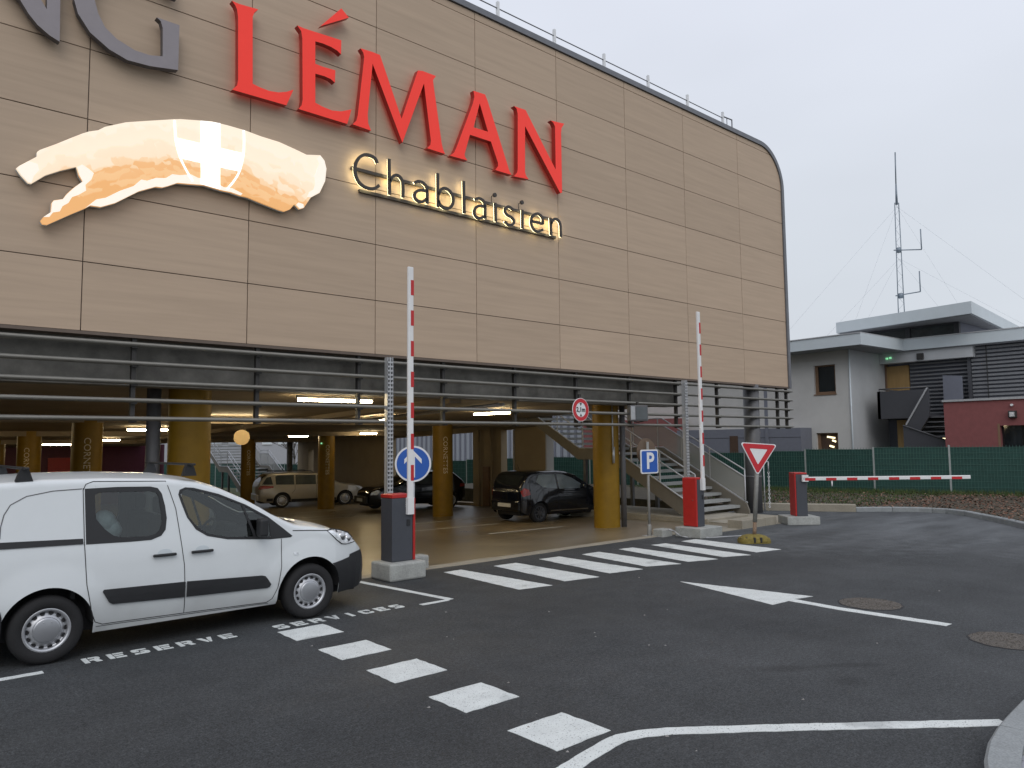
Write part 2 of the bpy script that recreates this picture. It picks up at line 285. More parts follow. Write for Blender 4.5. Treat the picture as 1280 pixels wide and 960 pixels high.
# ------------------------------------------------------------------ mesh helpers
class MB:
    def __init__(s): s.v = []; s.f = []; s.m = []; s.sm = []
    def add(s, vs, fs, mi=0, sm=False):
        o = len(s.v); s.v += [tuple(x) for x in vs]; s.f += [tuple(i+o for i in f) for f in fs]; s.m += [mi]*len(fs); s.sm += [sm]*len(fs); return s
    def box(s, x0, x1, y0, y1, z0, z1, mi=0):
        return s.add([(x0, y0, z0), (x1, y0, z0), (x1, y1, z0), (x0, y1, z0), (x0, y0, z1), (x1, y0, z1), (x1, y1, z1), (x0, y1, z1)],
                     [(3, 2, 1, 0), (4, 5, 6, 7), (0, 1, 5, 4), (1, 2, 6, 5), (2, 3, 7, 6), (3, 0, 4, 7)], mi)
    def bevbox(s, x0, x1, y0, y1, z0, z1, b=.01, mi=0):
        bm = bmesh.new(); bmesh.ops.create_cube(bm, size=1)
        for v in bm.verts: v.co = Vector(((x0+x1)/2+v.co.x*(x1-x0), (y0+y1)/2+v.co.y*(y1-y0), (z0+z1)/2+v.co.z*(z1-z0)))
        bmesh.ops.bevel(bm, geom=bm.edges[:], offset=b, segments=2, affect='EDGES', profile=.5)
        bm.verts.index_update(); s.add([v.co for v in bm.verts], [[v.index for v in f.verts] for f in bm.faces], mi, False); bm.free(); return s
    def bar(s, p, q, w, h=None, mi=0, upv=(0, 0, 1)):
        h = h or w; p = Vector(p); q = Vector(q); d = (q-p).normalized(); a = d.cross(Vector(upv))
        if a.length < 1e-4: a = d.cross(Vector((1, 0, 0)))
        a.normalize(); b = a.cross(d); vs = []
        for e in (p, q):
            for i, j in ((-1, -1), (1, -1), (1, 1), (-1, 1)): vs.append(e+a*i*w/2+b*j*h/2)
        return s.add(vs, [(3, 2, 1, 0), (4, 5, 6, 7), (0, 1, 5, 4), (1, 2, 6, 5), (2, 3, 7, 6), (3, 0, 4, 7)], mi)
    def tube(s, p, q, r, r1=None, n=10, mi=0, caps=True):
        r1 = r if r1 is None else r1; p = Vector(p); q = Vector(q); d = (q-p).normalized(); a = d.orthogonal().normalized(); b = d.cross(a)
        vs = [p+(a*math.cos(t)+b*math.sin(t))*r for t in (2*math.pi*i/n for i in range(n))]+[q+(a*math.cos(t)+b*math.sin(t))*r1 for t in (2*math.pi*i/n for i in range(n))]
        s.add(vs, [(i, (i+1) % n, n+(i+1) % n, n+i) for i in range(n)], mi, True)
        if caps: s.add(vs, [tuple(range(n))[::-1], tuple(range(n, 2*n))], mi)
        return s
    def path(s, pts, r, n=6, mi=0):
        for a, b in zip(pts, pts[1:]): s.tube(a, b, r, n=n, mi=mi)
        return s
    def lathe(s, prof, org, ax, n=32, mi=0, sm=True):
        org = Vector(org); ax = Vector(ax).normalized(); a = ax.orthogonal().normalized(); b = ax.cross(a); k = len(prof); vs = []
        for i in range(n):
            t = 2*math.pi*i/n
            for r, h in prof: vs.append(org+ax*h+(a*math.cos(t)+b*math.sin(t))*r)
        return s.add(vs, [(i*k+j, ((i+1) % n)*k+j, ((i+1) % n)*k+j+1, i*k+j+1) for i in range(n) for j in range(k-1)], mi, sm)
    def prism(s, loops, fn, d0, d1, mi=0, mi_side=None):
        """extrude a 2-D outline (loops = [outer, hole...]); fn(a, b, d) gives the 3-D point"""
        if not isinstance(loops[0][0], (tuple, list)): loops = [loops]
        flat = [p for L in loops for p in L]; n = len(flat)
        tris = tessellate_polygon([[Vector((p[0], p[1], 0)) for p in L] for L in loops])
        vs = [fn(a, b, d0) for a, b in flat]+[fn(a, b, d1) for a, b in flat]
        s.add(vs, [tuple(t) for t in tris]+[tuple(i+n for i in t[::-1]) for t in tris], mi); o = 0; sides = []
        for L in loops:
            k = len(L); sides += [(o+i, o+(i+1) % k, n+o+(i+1) % k, n+o+i) for i in range(k)]; o += k
        return s.add(vs, sides, mi if mi_side is None else mi_side)
    def build(s, name, mats, parent=None, fix=True):
        me = bpy.data.meshes.new(name); me.from_pydata(s.v, [], s.f)
        for m in (mats if isinstance(mats, (list, tuple)) else [mats]): me.materials.append(MT[m] if isinstance(m, str) else m)
        me.polygons.foreach_set('material_index', s.m); me.polygons.foreach_set('use_smooth', s.sm)
        if fix:
            bm = bmesh.new(); bm.from_mesh(me); bmesh.ops.remove_doubles(bm, verts=bm.verts, dist=1e-5); bmesh.ops.recalc_face_normals(bm, faces=bm.faces); bm.to_mesh(me); bm.free()
        me.update(); o = bpy.data.objects.new(name, me); C.objects.link(o)
        if parent is not None: o.parent = parent
        return o
def tag(o, label=None, cat=None, group=None, kind=None):
    if label: o['label'] = label
    if cat: o['category'] = cat
    if group: o['group'] = group
    if kind: o['kind'] = kind
    return o
def empty(name, loc=(0, 0, 0), rz=0, label=None, cat=None, group=None, kind=None):
    o = bpy.data.objects.new(name, None); C.objects.link(o); o.location = loc; o.rotation_euler = (0, 0, rz); o.empty_display_size = .2
    return tag(o, label, cat, group, kind)
def copy_tree(o, parent=None):
    c = o.copy(); C.objects.link(c); c.parent = parent
    for ch in list(o.children): copy_tree(ch, c)
    return c
def inst(o, parent, loc=None, rot=None, scale=None):
    c = bpy.data.objects.new(o.name.split('.')[0], o.data); C.objects.link(c); c.parent = parent
    if loc is not None: c.location = loc
    if rot is not None: c.rotation_euler = rot
    if scale is not None: c.scale = scale
    return c
def text_mesh(s, size, ext=.004, off=0., sx=1., align='CENTER'):
    cu = bpy.data.curves.new('text', 'FONT'); cu.body = s; cu.size = size; cu.extrude = ext; cu.offset = off; cu.align_x = align; cu.align_y = 'CENTER'; cu.resolution_u = 3
    o = bpy.data.objects.new('text', cu); C.objects.link(o); bpy.context.view_layer.update()
    me = bpy.data.meshes.new_from_object(o.evaluated_get(bpy.context.evaluated_depsgraph_get())); bpy.data.objects.remove(o)
    b = MB(); b.add([(v.co.x*sx, v.co.y, v.co.z) for v in me.vertices], [tuple(p.vertices) for p in me.polygons]); bpy.data.meshes.remove(me); return b
def zf(Y): return -.028*min(max(Y-10.5, 0), 36)          # the deck (and the land beside it) falls gently towards the back
XZ = lambda Y: (lambda a, b, d: (a, Y+d, b))

ZEBRA=[[(7.29, 10.07), (7.64, 10.08), (7.76, 8.04), (7.2, 8.14)],
 [(8.26, 9.98), (8.75, 9.97), (8.76, 8.03), (8.12, 8.15)],
 [(9.32, 9.99), (9.79, 9.96), (9.79, 8.02), (9.11, 8.14)],
 [(10.27, 9.84), (10.74, 9.85), (10.67, 7.91), (10.04, 8.15)],
 [(11.27, 9.82), (11.63, 9.77), (11.54, 7.77), (10.93, 7.96)],
 [(12.18, 9.75), (12.57, 9.69), (12.38, 7.63), (11.81, 7.85)],
 [(13.06, 9.66), (13.55, 9.65), (13.4, 7.61), (12.74, 7.74)]]
T={'L':((4.279,9.198),(4.387,9.189),(4.714,9.22),(4.648,9.138),(4.621,9.059),(4.64,7.931),(4.762,7.909),(4.921,7.897),(5.081,7.921),(5.22,7.975),(5.342,8.05),(5.219,7.74),(4.311,7.73),(4.387,7.824),(4.402,7.918),(4.383,8.958),(4.363,9.085),(4.334,9.141)),
 'E':((5.395,9.199),(5.516,9.191),(6.225,9.23),(6.222,8.968),(6.148,9.012),(6.019,9.04),(5.866,9.047),(5.728,9.034),(5.732,8.633),(5.87,8.626),(6.113,8.641),(6.107,8.413),(6.024,8.455),(5.897,8.467),(5.734,8.457),(5.74,7.941),(5.877,7.91),(6.055,7.895),(6.235,7.931),(6.437,8.026),(6.355,7.734),(5.437,7.741),(5.489,7.82),(5.507,7.918),(5.489,8.996),(5.468,9.119)),
 'acc':((6.22,9.821),(6.372,9.705),(5.825,9.346)),
 'M':((6.612,9.218),(6.86,9.233),(7.015,9.23),(7.485,8.151),(7.853,9.21),(7.961,9.234),(8.274,9.234),(8.204,9.131),(8.217,9.027),(8.404,7.928),(8.435,7.816),(8.486,7.722),(8.067,7.73),(8.139,7.819),(8.151,7.902),(7.992,8.997),(7.503,7.693),(6.861,9.011),(6.764,8.022),(6.776,7.863),(6.834,7.743),(6.46,7.758),(6.535,7.845),(6.561,7.951),(6.687,9.073),(6.667,9.154)),
 'A':((9.2,9.224),(9.507,9.239),(9.567,9.138),(10.106,7.883),(10.149,7.778),(10.215,7.701),(9.766,7.702),(9.842,7.805),(9.84,7.876),(9.654,8.277),(9.107,8.278),(8.969,7.843),(8.979,7.79),(9.036,7.727),(8.606,7.719),(8.704,7.803),(8.76,7.912),(9.181,8.938),(9.227,9.092),(9.217,9.173)),
 'Ah':((9.365,9.007),(9.578,8.466),(9.201,8.456)),
 'N':((10.3,9.226),(10.633,9.235),(11.519,8.124),(11.518,9.108),(11.466,9.186),(11.384,9.215),(11.812,9.258),(11.724,9.134),(11.705,9.005),(11.709,7.64),(11.65,7.618),(10.612,8.873),(10.596,7.854),(10.622,7.787),(10.698,7.716),(10.279,7.687),(10.366,7.786),(10.386,7.863),(10.404,9.08),(10.375,9.19)),
 'gN':((1.44,8.089),(1.54,7.937),(1.648,7.819),(1.793,7.722),(1.917,7.674),(1.905,8.272),(1.75,8.211),(1.751,8.078),(1.68,8.184)),
 'gG':((2.073,8.339),(2.126,8.161),(2.283,7.943),(2.538,7.778),(2.778,7.702),(3.085,7.713),(3.485,7.782),(3.488,8.494),(3.16,8.497),(3.218,8.46),(3.248,8.366),(3.259,7.923),(3.081,7.878),(2.875,7.883),(2.631,7.968),(2.471,8.09),(2.379,8.258),(2.329,8.44)),
 'swash':((1.48,5.785),(1.516,5.829),(1.712,6.004),(1.71,6.067),(1.74,6.102),(1.929,6.234),(2.099,6.362),(2.241,6.466),(2.322,6.517),(2.437,6.567),(2.519,6.638),(2.67,6.718),(2.79,6.781),(2.965,6.844),(3.44,7.01),(3.544,7.043),(4.016,7.139),(4.274,7.144),(4.539,7.138),(4.813,7.109),(5.119,7.096),(5.385,7.047),(5.609,7.001),(5.863,7.055),(5.941,6.981),(5.981,6.845),(5.958,6.62),(5.857,6.391),(5.693,6.272),(5.57,6.069),(5.497,6.035),(5.41,6.107),(5.326,5.996),(5.231,5.942),(5.135,5.951),(4.877,5.998),(4.603,6.054),(4.492,6.053),(4.338,6.076),(4.208,6.074),(3.933,6.101),(3.707,6.068),(3.527,6.045),(3.391,5.966),(3.314,5.928),(3.224,5.92),(2.993,5.8),(2.82,5.666),(2.685,5.561),(2.502,5.466),(2.37,5.462),(2.306,5.408),(2.132,5.289),(1.857,5.09),(1.804,5.089),(1.779,5.13),(1.808,5.181),(1.897,5.271),(1.901,5.399),(1.923,5.44),(2.031,5.481),(2.076,5.565),(2.153,5.665),(2.27,5.785),(2.219,5.857),(2.183,5.98),(1.987,5.878),(1.819,5.774),(1.657,5.619),(1.62,5.62),(1.535,5.708)),
 'cv':((3.845,7.098),(4.144,7.142),(4.165,6.078),(3.87,6.101)),
 'ch':((3.491,6.734),(4.513,6.749),(4.452,6.437),(3.558,6.434)),
 'sl':((3.461,6.998),(3.473,6.847),(3.493,6.66),(3.558,6.441),(3.642,6.279),(3.747,6.12)),
 'sr':((4.522,7.133),(4.53,6.931),(4.52,6.702),(4.463,6.439),(4.378,6.263),(4.272,6.106)),
 'chab':(('C',(((7.0,7.189),(6.941,7.271),(6.824,7.298),(6.718,7.276),(6.614,7.19),(6.549,7.054),(6.544,6.915),(6.598,6.782),(6.702,6.702),(6.846,6.682),(6.963,6.72),(7.037,6.785)),)),('h',(((7.248,7.332),(7.26,6.657)),((7.269,6.907),(7.31,6.996),(7.38,7.054),(7.462,7.055),(7.524,6.997),(7.549,6.898),(7.549,6.665)))),('a',(((7.806,7.006),(7.881,7.05),(7.988,7.051),(8.074,6.996),(8.096,6.909),(8.095,6.661)),((8.096,6.9),(7.966,6.899),(7.859,6.852),(7.806,6.774),(7.827,6.706),(7.902,6.663),(8.009,6.689),(8.091,6.761)))),('b',(((8.345,7.314),(8.35,6.648)),((8.359,6.892),(8.427,7.013),(8.517,7.053),(8.63,7.025),(8.71,6.929),(8.709,6.796),(8.629,6.686),(8.515,6.654),(8.403,6.705),(8.355,6.779)))),('l',(((8.979,7.304),(8.991,6.648)),)),('a',(((9.262,6.991),(9.372,7.032),(9.481,7.002),(9.522,6.912),(9.525,6.639)),((9.522,6.889),(9.395,6.883),(9.285,6.822),(9.243,6.721),(9.284,6.642),(9.38,6.621),(9.52,6.697)))),('i',(((9.798,7.028),(9.808,6.634)),)),('s',(((10.276,6.985),(10.177,7.019),(10.099,6.99),(10.059,6.912),(10.11,6.841),(10.252,6.799),(10.309,6.739),(10.264,6.66),(10.159,6.63),(10.048,6.68)),)),('i',(((10.553,7.03),(10.546,6.627)),)),('e',(((10.81,6.834),(11.149,6.84),(11.137,6.958),(11.068,7.018),(10.97,7.026),(10.859,6.967),(10.805,6.864),(10.814,6.742),(10.881,6.662),(10.991,6.636),(11.146,6.71)),)),('n',(((11.38,7.015),(11.395,6.629)),((11.391,6.87),(11.466,6.99),(11.568,7.02),(11.655,6.979),(11.691,6.883),(11.697,6.639))))),
 'dots':(((9.789,7.191),),((10.542,7.191),)),
 'rail1':((6.684,6.663),(6.944,6.646),(11.632,6.613)),
 'rail2':((6.521,7.021),(7.179,7.037),(11.582,7.023))}
# ------------------------------------------------------------------ ground, road, kerbs
ground = MB()
ys = [-400, 10.5, 12, 16, 20, 25, 30, 38, 46.5, 800]
for a, b in zip(ys, ys[1:]):
    ground.add([(-500, a, zf(a)-.06), (600, a, zf(a)-.06), (600, b, zf(b)-.06), (-500, b, zf(b)-.06)], [(0, 1, 2, 3)])
tag(ground.build('ground', 'ground_grass'), kind='structure')
KF = [(16, 0), (16.35, 1.4), (17, 2.5), (18.7, 4.2), (20.24, 5.46), (21.2, 6.2), (21.95, 6.9), (22.6, 7.45), (22.95, 8.0), (22.95, 8.6), (22.6, 9.25), (22.15, 9.7), (21.8, 10.0)]
LW = [(21.8, 10.0), (21.1, 11.1), (20.45, 12.3)]
road_pts = [(-80, -80), (15.5, -80), (15.5, -5)]+KF+LW[1:]+[(20.4, 12.7), (19.4, 12.7), (19.4, 10.52), (-80, 10.52)]
road = MB().prism([road_pts], lambda a, b, d: (a, b, d), -.05, 0).build('road', 'asphalt'); tag(road, kind='structure')
def flat(pts, name, m='white_paint', z=.004, parent=road, jit=0):
    q = []
    for i, p in enumerate(pts):        # painted edges are a little ragged
        q.append(p)
        if jit:
            a = Vector(p); b = Vector(pts[(i+1) % len(pts)]); k = int((b-a).length/.07); nn = Vector((-(b-a).y, (b-a).x))
            if nn.length: nn.normalize()
            for j in range(1, k): c = a.lerp(b, j/k)+nn*random.uniform(-jit, jit); q.append((c.x, c.y))
    return MB().prism([q], lambda a, b, d: (a, b, d), .0005, z).build(name, m, parent)
# zebra crossing in front of the deck
for q in ZEBRA: flat(q, 'zebra_stripe', jit=.008)
for y in (7.69, 6.71, 5.755, 4.76, 3.77): flat([(3.65+random.uniform(-.01, .01), y), (4.2, y), (4.2, y+.5), (3.65, y+.5)], 'dash_mark', jit=.007)
flat([(9.325, 6.944), (9.69, 5.07), (9.36, 5.165), (9.30, 4.5), (9.365, 3.28), (9.21, 3.285), (9.15, 4.4), (9.2, 5.15), (8.84, 5.17)], 'arrow_mark', jit=.006)
def band(pts, w, name, jit=.005):
    L, Rr = [], []
    for i, p in enumerate(pts):
        a = Vector(pts[max(i-1, 0)]); b = Vector(pts[min(i+1, len(pts)-1)]); d = (b-a).normalized(); nn = Vector((-d.y, d.x))*w/2
        L.append((p[0]+nn.x, p[1]+nn.y)); Rr.append((p[0]-nn.x, p[1]-nn.y))
    return flat(L+Rr[::-1], name, jit=jit)
band([(2.2, 3.2), (3.47, 3.52), (4.0, 3.62), (4.16, 3.63), (4.32, 3.58), (4.5, 3.48), (5.2, 2.93), (6.42, 1.93)], .13, 'edge_line')
band([(5.87, 10.3), (6.10, 8.27)], .10, 'bay_line'); band([(6.048, 8.27), (5.62, 8.27)], .085, 'bay_line'); band([(1.42, 8.27), (-1.5, 8.27)], .09, 'bay_line')
# stencilled words beside the van
GL = {'R': [[(0, 0), (.3, 0), (.3, 1), (0, 1)], [(.37, 1), (.86, 1), (1, .88), (1, .56), (.87, .45), (1, 0), (.68, 0), (.57, .36), (.37, .36), (.37, .54), (.70, .57), (.70, .77), (.37, .77)]],
      'E': [[(0, 0), (.3, 0), (.3, 1), (0, 1)], [(.37, .78), (1, .78), (1, 1), (.37, 1)], [(.37, .4), (.9, .4), (.9, .6), (.37, .6)], [(.37, 0), (1, 0), (1, .22), (.37, .22)]],
      'S': [[(.12, .78), (.95, .78), (.95, 1), (.12, 1), (0, .88), (0, .6), (.12, .46), (.42, .46), (.42, .62), (.3, .66), (.3, .78)], [(.05, 0), (.88, 0), (1, .12), (1, .42), (.88, .56), (.5, .56), (.5, .4), (.7, .36), (.7, .22), (.05, .22)]],
      'V': [[(0, 1), (.33, 1), (.5, .35), (.46, 0), (.36, 0)], [(.67, 1), (1, 1), (.66, 0), (.54, 0), (.55, .38)]],
      'I': [[(.34, 0), (.66, 0), (.66, 1), (.34, 1)]],
      'C': [[(.15, 0), (.45, 0), (.45, .22), (.3, .26), (.3, .74), (.45, .78), (.45, 1), (.15, 1), (0, .86), (0, .14)], [(.53, .78), (.7, .78), (.7, .66), (1, .66), (1, .86), (.88, 1), (.53, 1)], [(.53, 0), (.88, 0), (1, .14), (1, .36), (.7, .36), (.7, .22), (.53, .22)]]}
x = 1.775
for ch in 'RESERVE SERVICES':
    if ch == ' ': x += .396; continue
    g_ = MB()
    for poly in GL[ch]: g_.prism([[(x+a*.152, 8.305+b*.20) for a, b in poly]], lambda a, b, d: (a, b, d), .0005, .004)
    g_.build('painted_letter', 'white_paint', road); x += .2205
# two round pits in the road patched with gravel
for (px, py, rx) in ((9.77, 4.36, .36), (9.02, 2.62, .36)):
    p = MB(); nn = 40; rim = [(math.cos(2*math.pi*i/nn), math.sin(2*math.pi*i/nn)) for i in range(nn)]
    q = [[(px+a*rx*random.uniform(.97, 1.03), py+b*rx*random.uniform(.97, 1.03)) for a, b in rim]]
    p.prism(q, lambda a, b, d: (a, b, d), .0005, .006)
    patch = p.build('gravel_patch', 'gravel', road)
    o = MB().prism([[(a*1.05-px*.05, b*1.05-py*.05) for a, b in q[0]], q[0][::-1]], lambda a, b, d: (a, b, d), .0004, .0035).build('pit_rim', 'gap_dark', patch)
    ps = MB()
    for k in range(330):
        t = random.uniform(0, 6.28); rr = rx*.96*math.sqrt(random.random()); s = random.uniform(.007, .018); cx, cy = px+rr*math.cos(t), py+rr*math.sin(t)
        a = random.uniform(0, 6); h = s*random.uniform(.4, .8)
        ps.add([(cx+s*math.cos(a+i*2.1), cy+s*math.sin(a+i*2.1), .005) for i in range(3)]+[(cx, cy, .006+h)], [(0, 1, 3), (1, 2, 3), (2, 0, 3)])
    tag(ps.build('pebbles', 'gravel', patch, fix=False), kind='stuff')
chips = MB()
for k in range(34):
    x, y = random.uniform(3.2, 13), random.uniform(1.9, 8.2)
    if k % 3 == 0: x, y = random.uniform(3.3, 6.4), random.uniform(2.2, 6)
    s = random.uniform(.006, .018); a = random.uniform(0, 6); chips.add([(x+s*math.cos(a+i*2.1)*(1 if i else 1.8), y+s*math.sin(a+i*2.1), .003) for i in range(3)]+[(x, y, .003+s*.6)], [(0, 1, 3), (1, 2, 3), (2, 0, 3)])
tag(chips.build('stone_chips', 'gravel_pale', fix=False), 'pale stone chips and grit scattered over the dark asphalt', 'grit', kind='stuff')
# kerbs: one stone after another
def kerb(name, pts, w, h, step, label=None, side=1, m='kerb_stone', z0=-.1):
    e = empty(name, (pts[0][0], pts[0][1], 0)); tag(e, kind='structure'); P = [Vector(p) for p in pts]; tot = sum((b-a).length for a, b in zip(P, P[1:]))
    def at_(s):
        for a, b in zip(P, P[1:]):
            L = (b-a).length
            if s <= L+1e-6: return a.lerp(b, s/L)
            s -= L
        return P[-1]
    n = max(1, round(tot/step))
    for i in range(n):
        s0, s1 = tot*i/n+.006, tot*(i+1)/n-.006; q = [at_(s0+(s1-s0)*j/3) for j in range(4)]; q2 = []
        for j, p in enumerate(q):
            d = (q[min(j+1, 3)]-q[max(j-1, 0)]).normalized(); q2.append(p+Vector((-d.y, d.x))*w*side)
        b = MB(); c = .02
        out = [(p.x, p.y) for p in q]; inn = [(p.x, p.y) for p in q2]
        mid = [(a[0]+(b_[0]-a[0])*c/w, a[1]+(b_[1]-a[1])*c/w) for a, b_ in zip(out, inn)]
        b.prism([out+inn[::-1]], lambda x, y, d: (x, y, d), z0, h-c); V0 = len(b.v)
        b.add([(x, y, h-c) for x, y in out]+[(x, y, h) for x, y in mid], [(j, j+1, 5+j, 4+j) for j in range(3)])
        b.prism([mid+inn[::-1]], lambda x, y, d: (x, y, d), h-c-.001, h)
        o = b.build('kerb_stone', m); o.parent = e; o.matrix_parent_inverse = Matrix.Translation(-e.location)
    return e
kerb('kerb', KF, .14, .13, 1.0, side=-1)
kerb('low_wall', LW, .22, .21, 1.1, side=-1, m='concrete_pale')
NK = [(14, 1.2), (12, 1.62), (10, 1.85), (8, 1.93), (6.72, 1.89), (6.04, 1.85), (5.45, 1.77), (4.9, 1.58), (4.4, 1.25), (4.0, .75), (3.8, .1), (3.75, -1.5), (3.75, -6)]
kerb('kerb', NK, .19, .125, 1.0, side=1)
inn = [(p[0], p[1]-.19) for p in NK[:8]]+[(4.52, 1.1), (4.18, .68), (3.99, .1), (3.94, -1.5), (3.94, -6), (14, -6)]
tag(MB().prism([inn], lambda a, b, d: (a, b, d), -.1, .085).build('pavement', 'concrete_block'), kind='structure')
pv = empty('paving', (0, 0, 0), kind='structure')
pm = MB().bevbox(-.097, .097, -.097, .097, -.03, .02, .006).build('paver', 'paver', pv); first = True
for i in range(16):
    for j in range(5):
        xx, yy = 5.35+i*.2+(.1 if j % 2 else 0), 1.48-j*.2-.0*i
        if xx < 5.45: yy -= .02
        loc = (xx, yy, .092+random.uniform(-.002, .002))
        if first: pm.location = loc; first = False
        else: inst(pm, pv, loc, (0, 0, random.uniform(-.01, .01)))
# planted bed between the far kerb and the fence
bed_pts = [(16.4, -6), (16.3, 0)]+[(p[0]+.12, p[1]+.02) for p in KF[1:]]+[(22.05, 10.1), (21.35, 11.2), (20.7, 12.3), (20.7, 30), (27.0, 30), (28.5, 18), (29.6, 13), (32, 7.5), (36, 0), (38, -6)]
tag(MB().prism([bed_pts], lambda a, b, d: (a, b, d), -.9, .09).build('planted_bed', 'soil'), kind='structure')
def inside(x, y, P):
    c = False; j = len(P)-1
    for i in range(len(P)):
        if (P[i][1] > y) != (P[j][1] > y) and x < (P[j][0]-P[i][0])*(y-P[i][1])/(P[j][1]-P[i][1])+P[i][0]: c = not c
        j = i
    return c
def fence_x(y): return 31.0-.38*(y-8.2) if y < 13.4 else (29.02-.17*(y-13.4) if y < 19.4 else 28.0-.25*(y-19.4))
lf = MB(); gr = MB(); k = 0
while k < 15000:
    x, y = random.uniform(17, 31.5), random.uniform(1, 16)
    if not inside(x, y, bed_pts) or x > fence_x(y)-.2: continue
    if y > 10.2 and random.random() < .75: k += 1; continue
    near = fence_x(y)-x
    if near < 1.6 and random.random() < .6: k += 1; continue
    s = random.uniform(.02, .048); a = random.uniform(0, 6.28); ax = Vector((math.cos(a), math.sin(a), random.uniform(-.5, .5)))*s; bx_ = Vector((-math.sin(a), math.cos(a), random.uniform(-.7, .7)))*s*.7
    c = Vector((x, y, .10+random.uniform(0, .09))); lf.add([c-ax, c+bx_, c+ax, c-bx_], [(0, 1, 2, 3)], random.choice((0, 0, 0, 1, 2))); k += 1
tag(lf.build('leaf_litter', ['leaf_brown', 'soil', 'leaf_pale'], fix=False), 'brown leaf litter covering the planted bed below the green fence', 'leaf litter', kind='stuff')
k = 0
while k < 3500:                      # thin moss and grass on the bare end of the bed
    x, y = random.uniform(20.8, 29), random.uniform(10.0, 15.5)
    if not inside(x, y, bed_pts): k += 1; continue
    a = random.uniform(0, 6.28); h = random.uniform(.03, .09); w = .02; c = Vector((x, y, .085)); d = Vector((math.cos(a), math.sin(a), 0))
    gr.add([c-d*w, c+d*w, c+Vector((random.uniform(-.04, .04), random.uniform(-.04, .04), h))], [(0, 1, 2)]); k += 1
k = 0
while k < 9000:
    y = random.uniform(1, 22); x = fence_x(y)-abs(random.gauss(0, .75))-.02
    if not inside(x, y, bed_pts): k += 1; continue
    a = random.uniform(0, 6.28); h = random.uniform(.07, .22); w = .012; c = Vector((x, y, .08)); d = Vector((math.cos(a), math.sin(a), 0))
    gr.add([c-d*w, c+d*w, c+Vector((random.uniform(-.06, .06), random.uniform(-.06, .06), h))], [(0, 1, 2)]); k += 1
tag(gr.build('grass_strip', 'grass', fix=False), 'strip of rough grass growing along the foot of the green fence', 'grass', kind='stuff')

# ------------------------------------------------------------------ car park building
B = empty('car_park_building', (0, 11.83, 0), label='multi-storey car park with wood-panelled facade and louvred open ground level', cat='building')
def bp(mb, name, m, **k):
    o = mb.build(name, m, **k); o.parent = B; o.matrix_parent_inverse = Matrix.Translation((0, -11.83, 0)); return o
XS = [-9.45, -7.09, -4.73, -2.38, -.02, 2.33, 4.69, 7.05, 9.40, 11.76, 14.14, 16.55, 19.19, 21.60]
ZS = [3.70]+[4.684+1.034*j for j in range(7)]+[11.05]
cache = {}
CX, CZ, CR = 20.45, 9.90, 1.15
for i in range(len(XS)-1):
    for j in range(len(ZS)-1):
        g = .007; w = XS[i+1]-XS[i]-2*g; h = ZS[j+1]-ZS[j]-2*g; key = (round(w, 3), round(h, 3)); last = i == len(XS)-2
        if last and j >= 6:
            arc = lambda a0, a1: [(CX+CR*math.cos(R(a))-XS[i]-g, CZ+CR*math.sin(R(a))-ZS[j]-g) for a in [a0+(a1-a0)*t/10 for t in range(11)]]
            q = [(0, 0), (w, 0)]+arc(0, 59.0)+[(0, h)] if j == 6 else [(0, 0)]+arc(60.2, 90)+[(0, h-.0)]
            o = MB().prism([q], lambda a, b, d: (a, d, b), 0, .02).build('facade_panel', 'facade_wood')
        elif key in cache: o = bpy.data.objects.new('facade_panel', cache[key]); C.objects.link(o)
        else: o = MB().box(0, w, 0, .02, 0, h).build('facade_panel', 'facade_wood'); cache[key] = o.data
        o.parent = B; o.location = (XS[i]+g, random.uniform(0, .003), ZS[j]+g)
def rpath(r, top, right, z0): return [(-9.45, top)]+[(CX+r*math.cos(R(a)), CZ+r*math.sin(R(a))) for a in range(90, -1, -6)]+[(right, z0)]
bp(MB().prism([[(-9.45, 3.73)]+rpath(CR-.01, CZ+CR-.01, CX+CR-.01, 3.73)], XZ(11.86), 0, .3), 'facade_backing', 'facade_backing')
bp(MB().prism([rpath(CR+.135, CZ+CR+.135, CX+CR+.135, 3.66)+rpath(CR+.006, CZ+CR+.006, CX+CR+.006, 3.66)[::-1]], XZ(11.79), 0, .42), 'edge_trim', 'trim_metal')
bp(MB().box(-9.45, 21.6, 11.815, 12.1, 3.655, 3.70), 'bottom_flashing', 'facade_backing')
for z in (3.56, 3.285, 3.01, 2.745, 2.48):
    s = MB(); sec = [(math.cos(t)*.085, math.sin(t)*.034) for t in [2*math.pi*i/10 for i in range(10)]]
    rings = [(-9.45, 1), (21.45, 1), (21.72, .75), (21.86, .18)]
    vs = [(x, 11.83+y*k, z+zz*k) for x, k in rings for y, zz in sec]
    s.add(vs, [(r_*10+i, r_*10+(i+1) % 10, (r_+1)*10+(i+1) % 10, (r_+1)*10+i) for r_ in range(3) for i in range(10)], 0, True); s.add(vs[:10], [tuple(range(10))]); s.add(vs[30:], [tuple(range(10))])
    bp(s, 'louvre_slat', 'louvre_metal')
for k in range(-6, 11):
    X = 3.04+1.852*k
    b = MB().box(X-.03, X+.03, 11.86, 11.94, 2.42, 3.7)
    for z in (3.56, 3.285, 3.01, 2.745, 2.48): b.box(X-.045, X+.045, 11.80, 11.90, z-.055, z-.028)
    bp(b, 'louvre_bracket', 'bracket_metal')
bp(MB().box(21.0, 21.07, 11.86, 11.94, 2.42, 3.7), 'louvre_bracket', 'bracket_metal')
ceil_pts = [(-12, 12.2), (16.35, 12.2), (16.35, 19.3), (18.75, 19.3), (18.75, 39.3), (12, 39.3), (12, 45.4), (-12, 45.4)]
bp(MB().prism([ceil_pts], lambda a, b, d: (a, b, 3.08+zf(b)+d), 0, .3), 'ceiling_slab', 'concrete_ceiling')
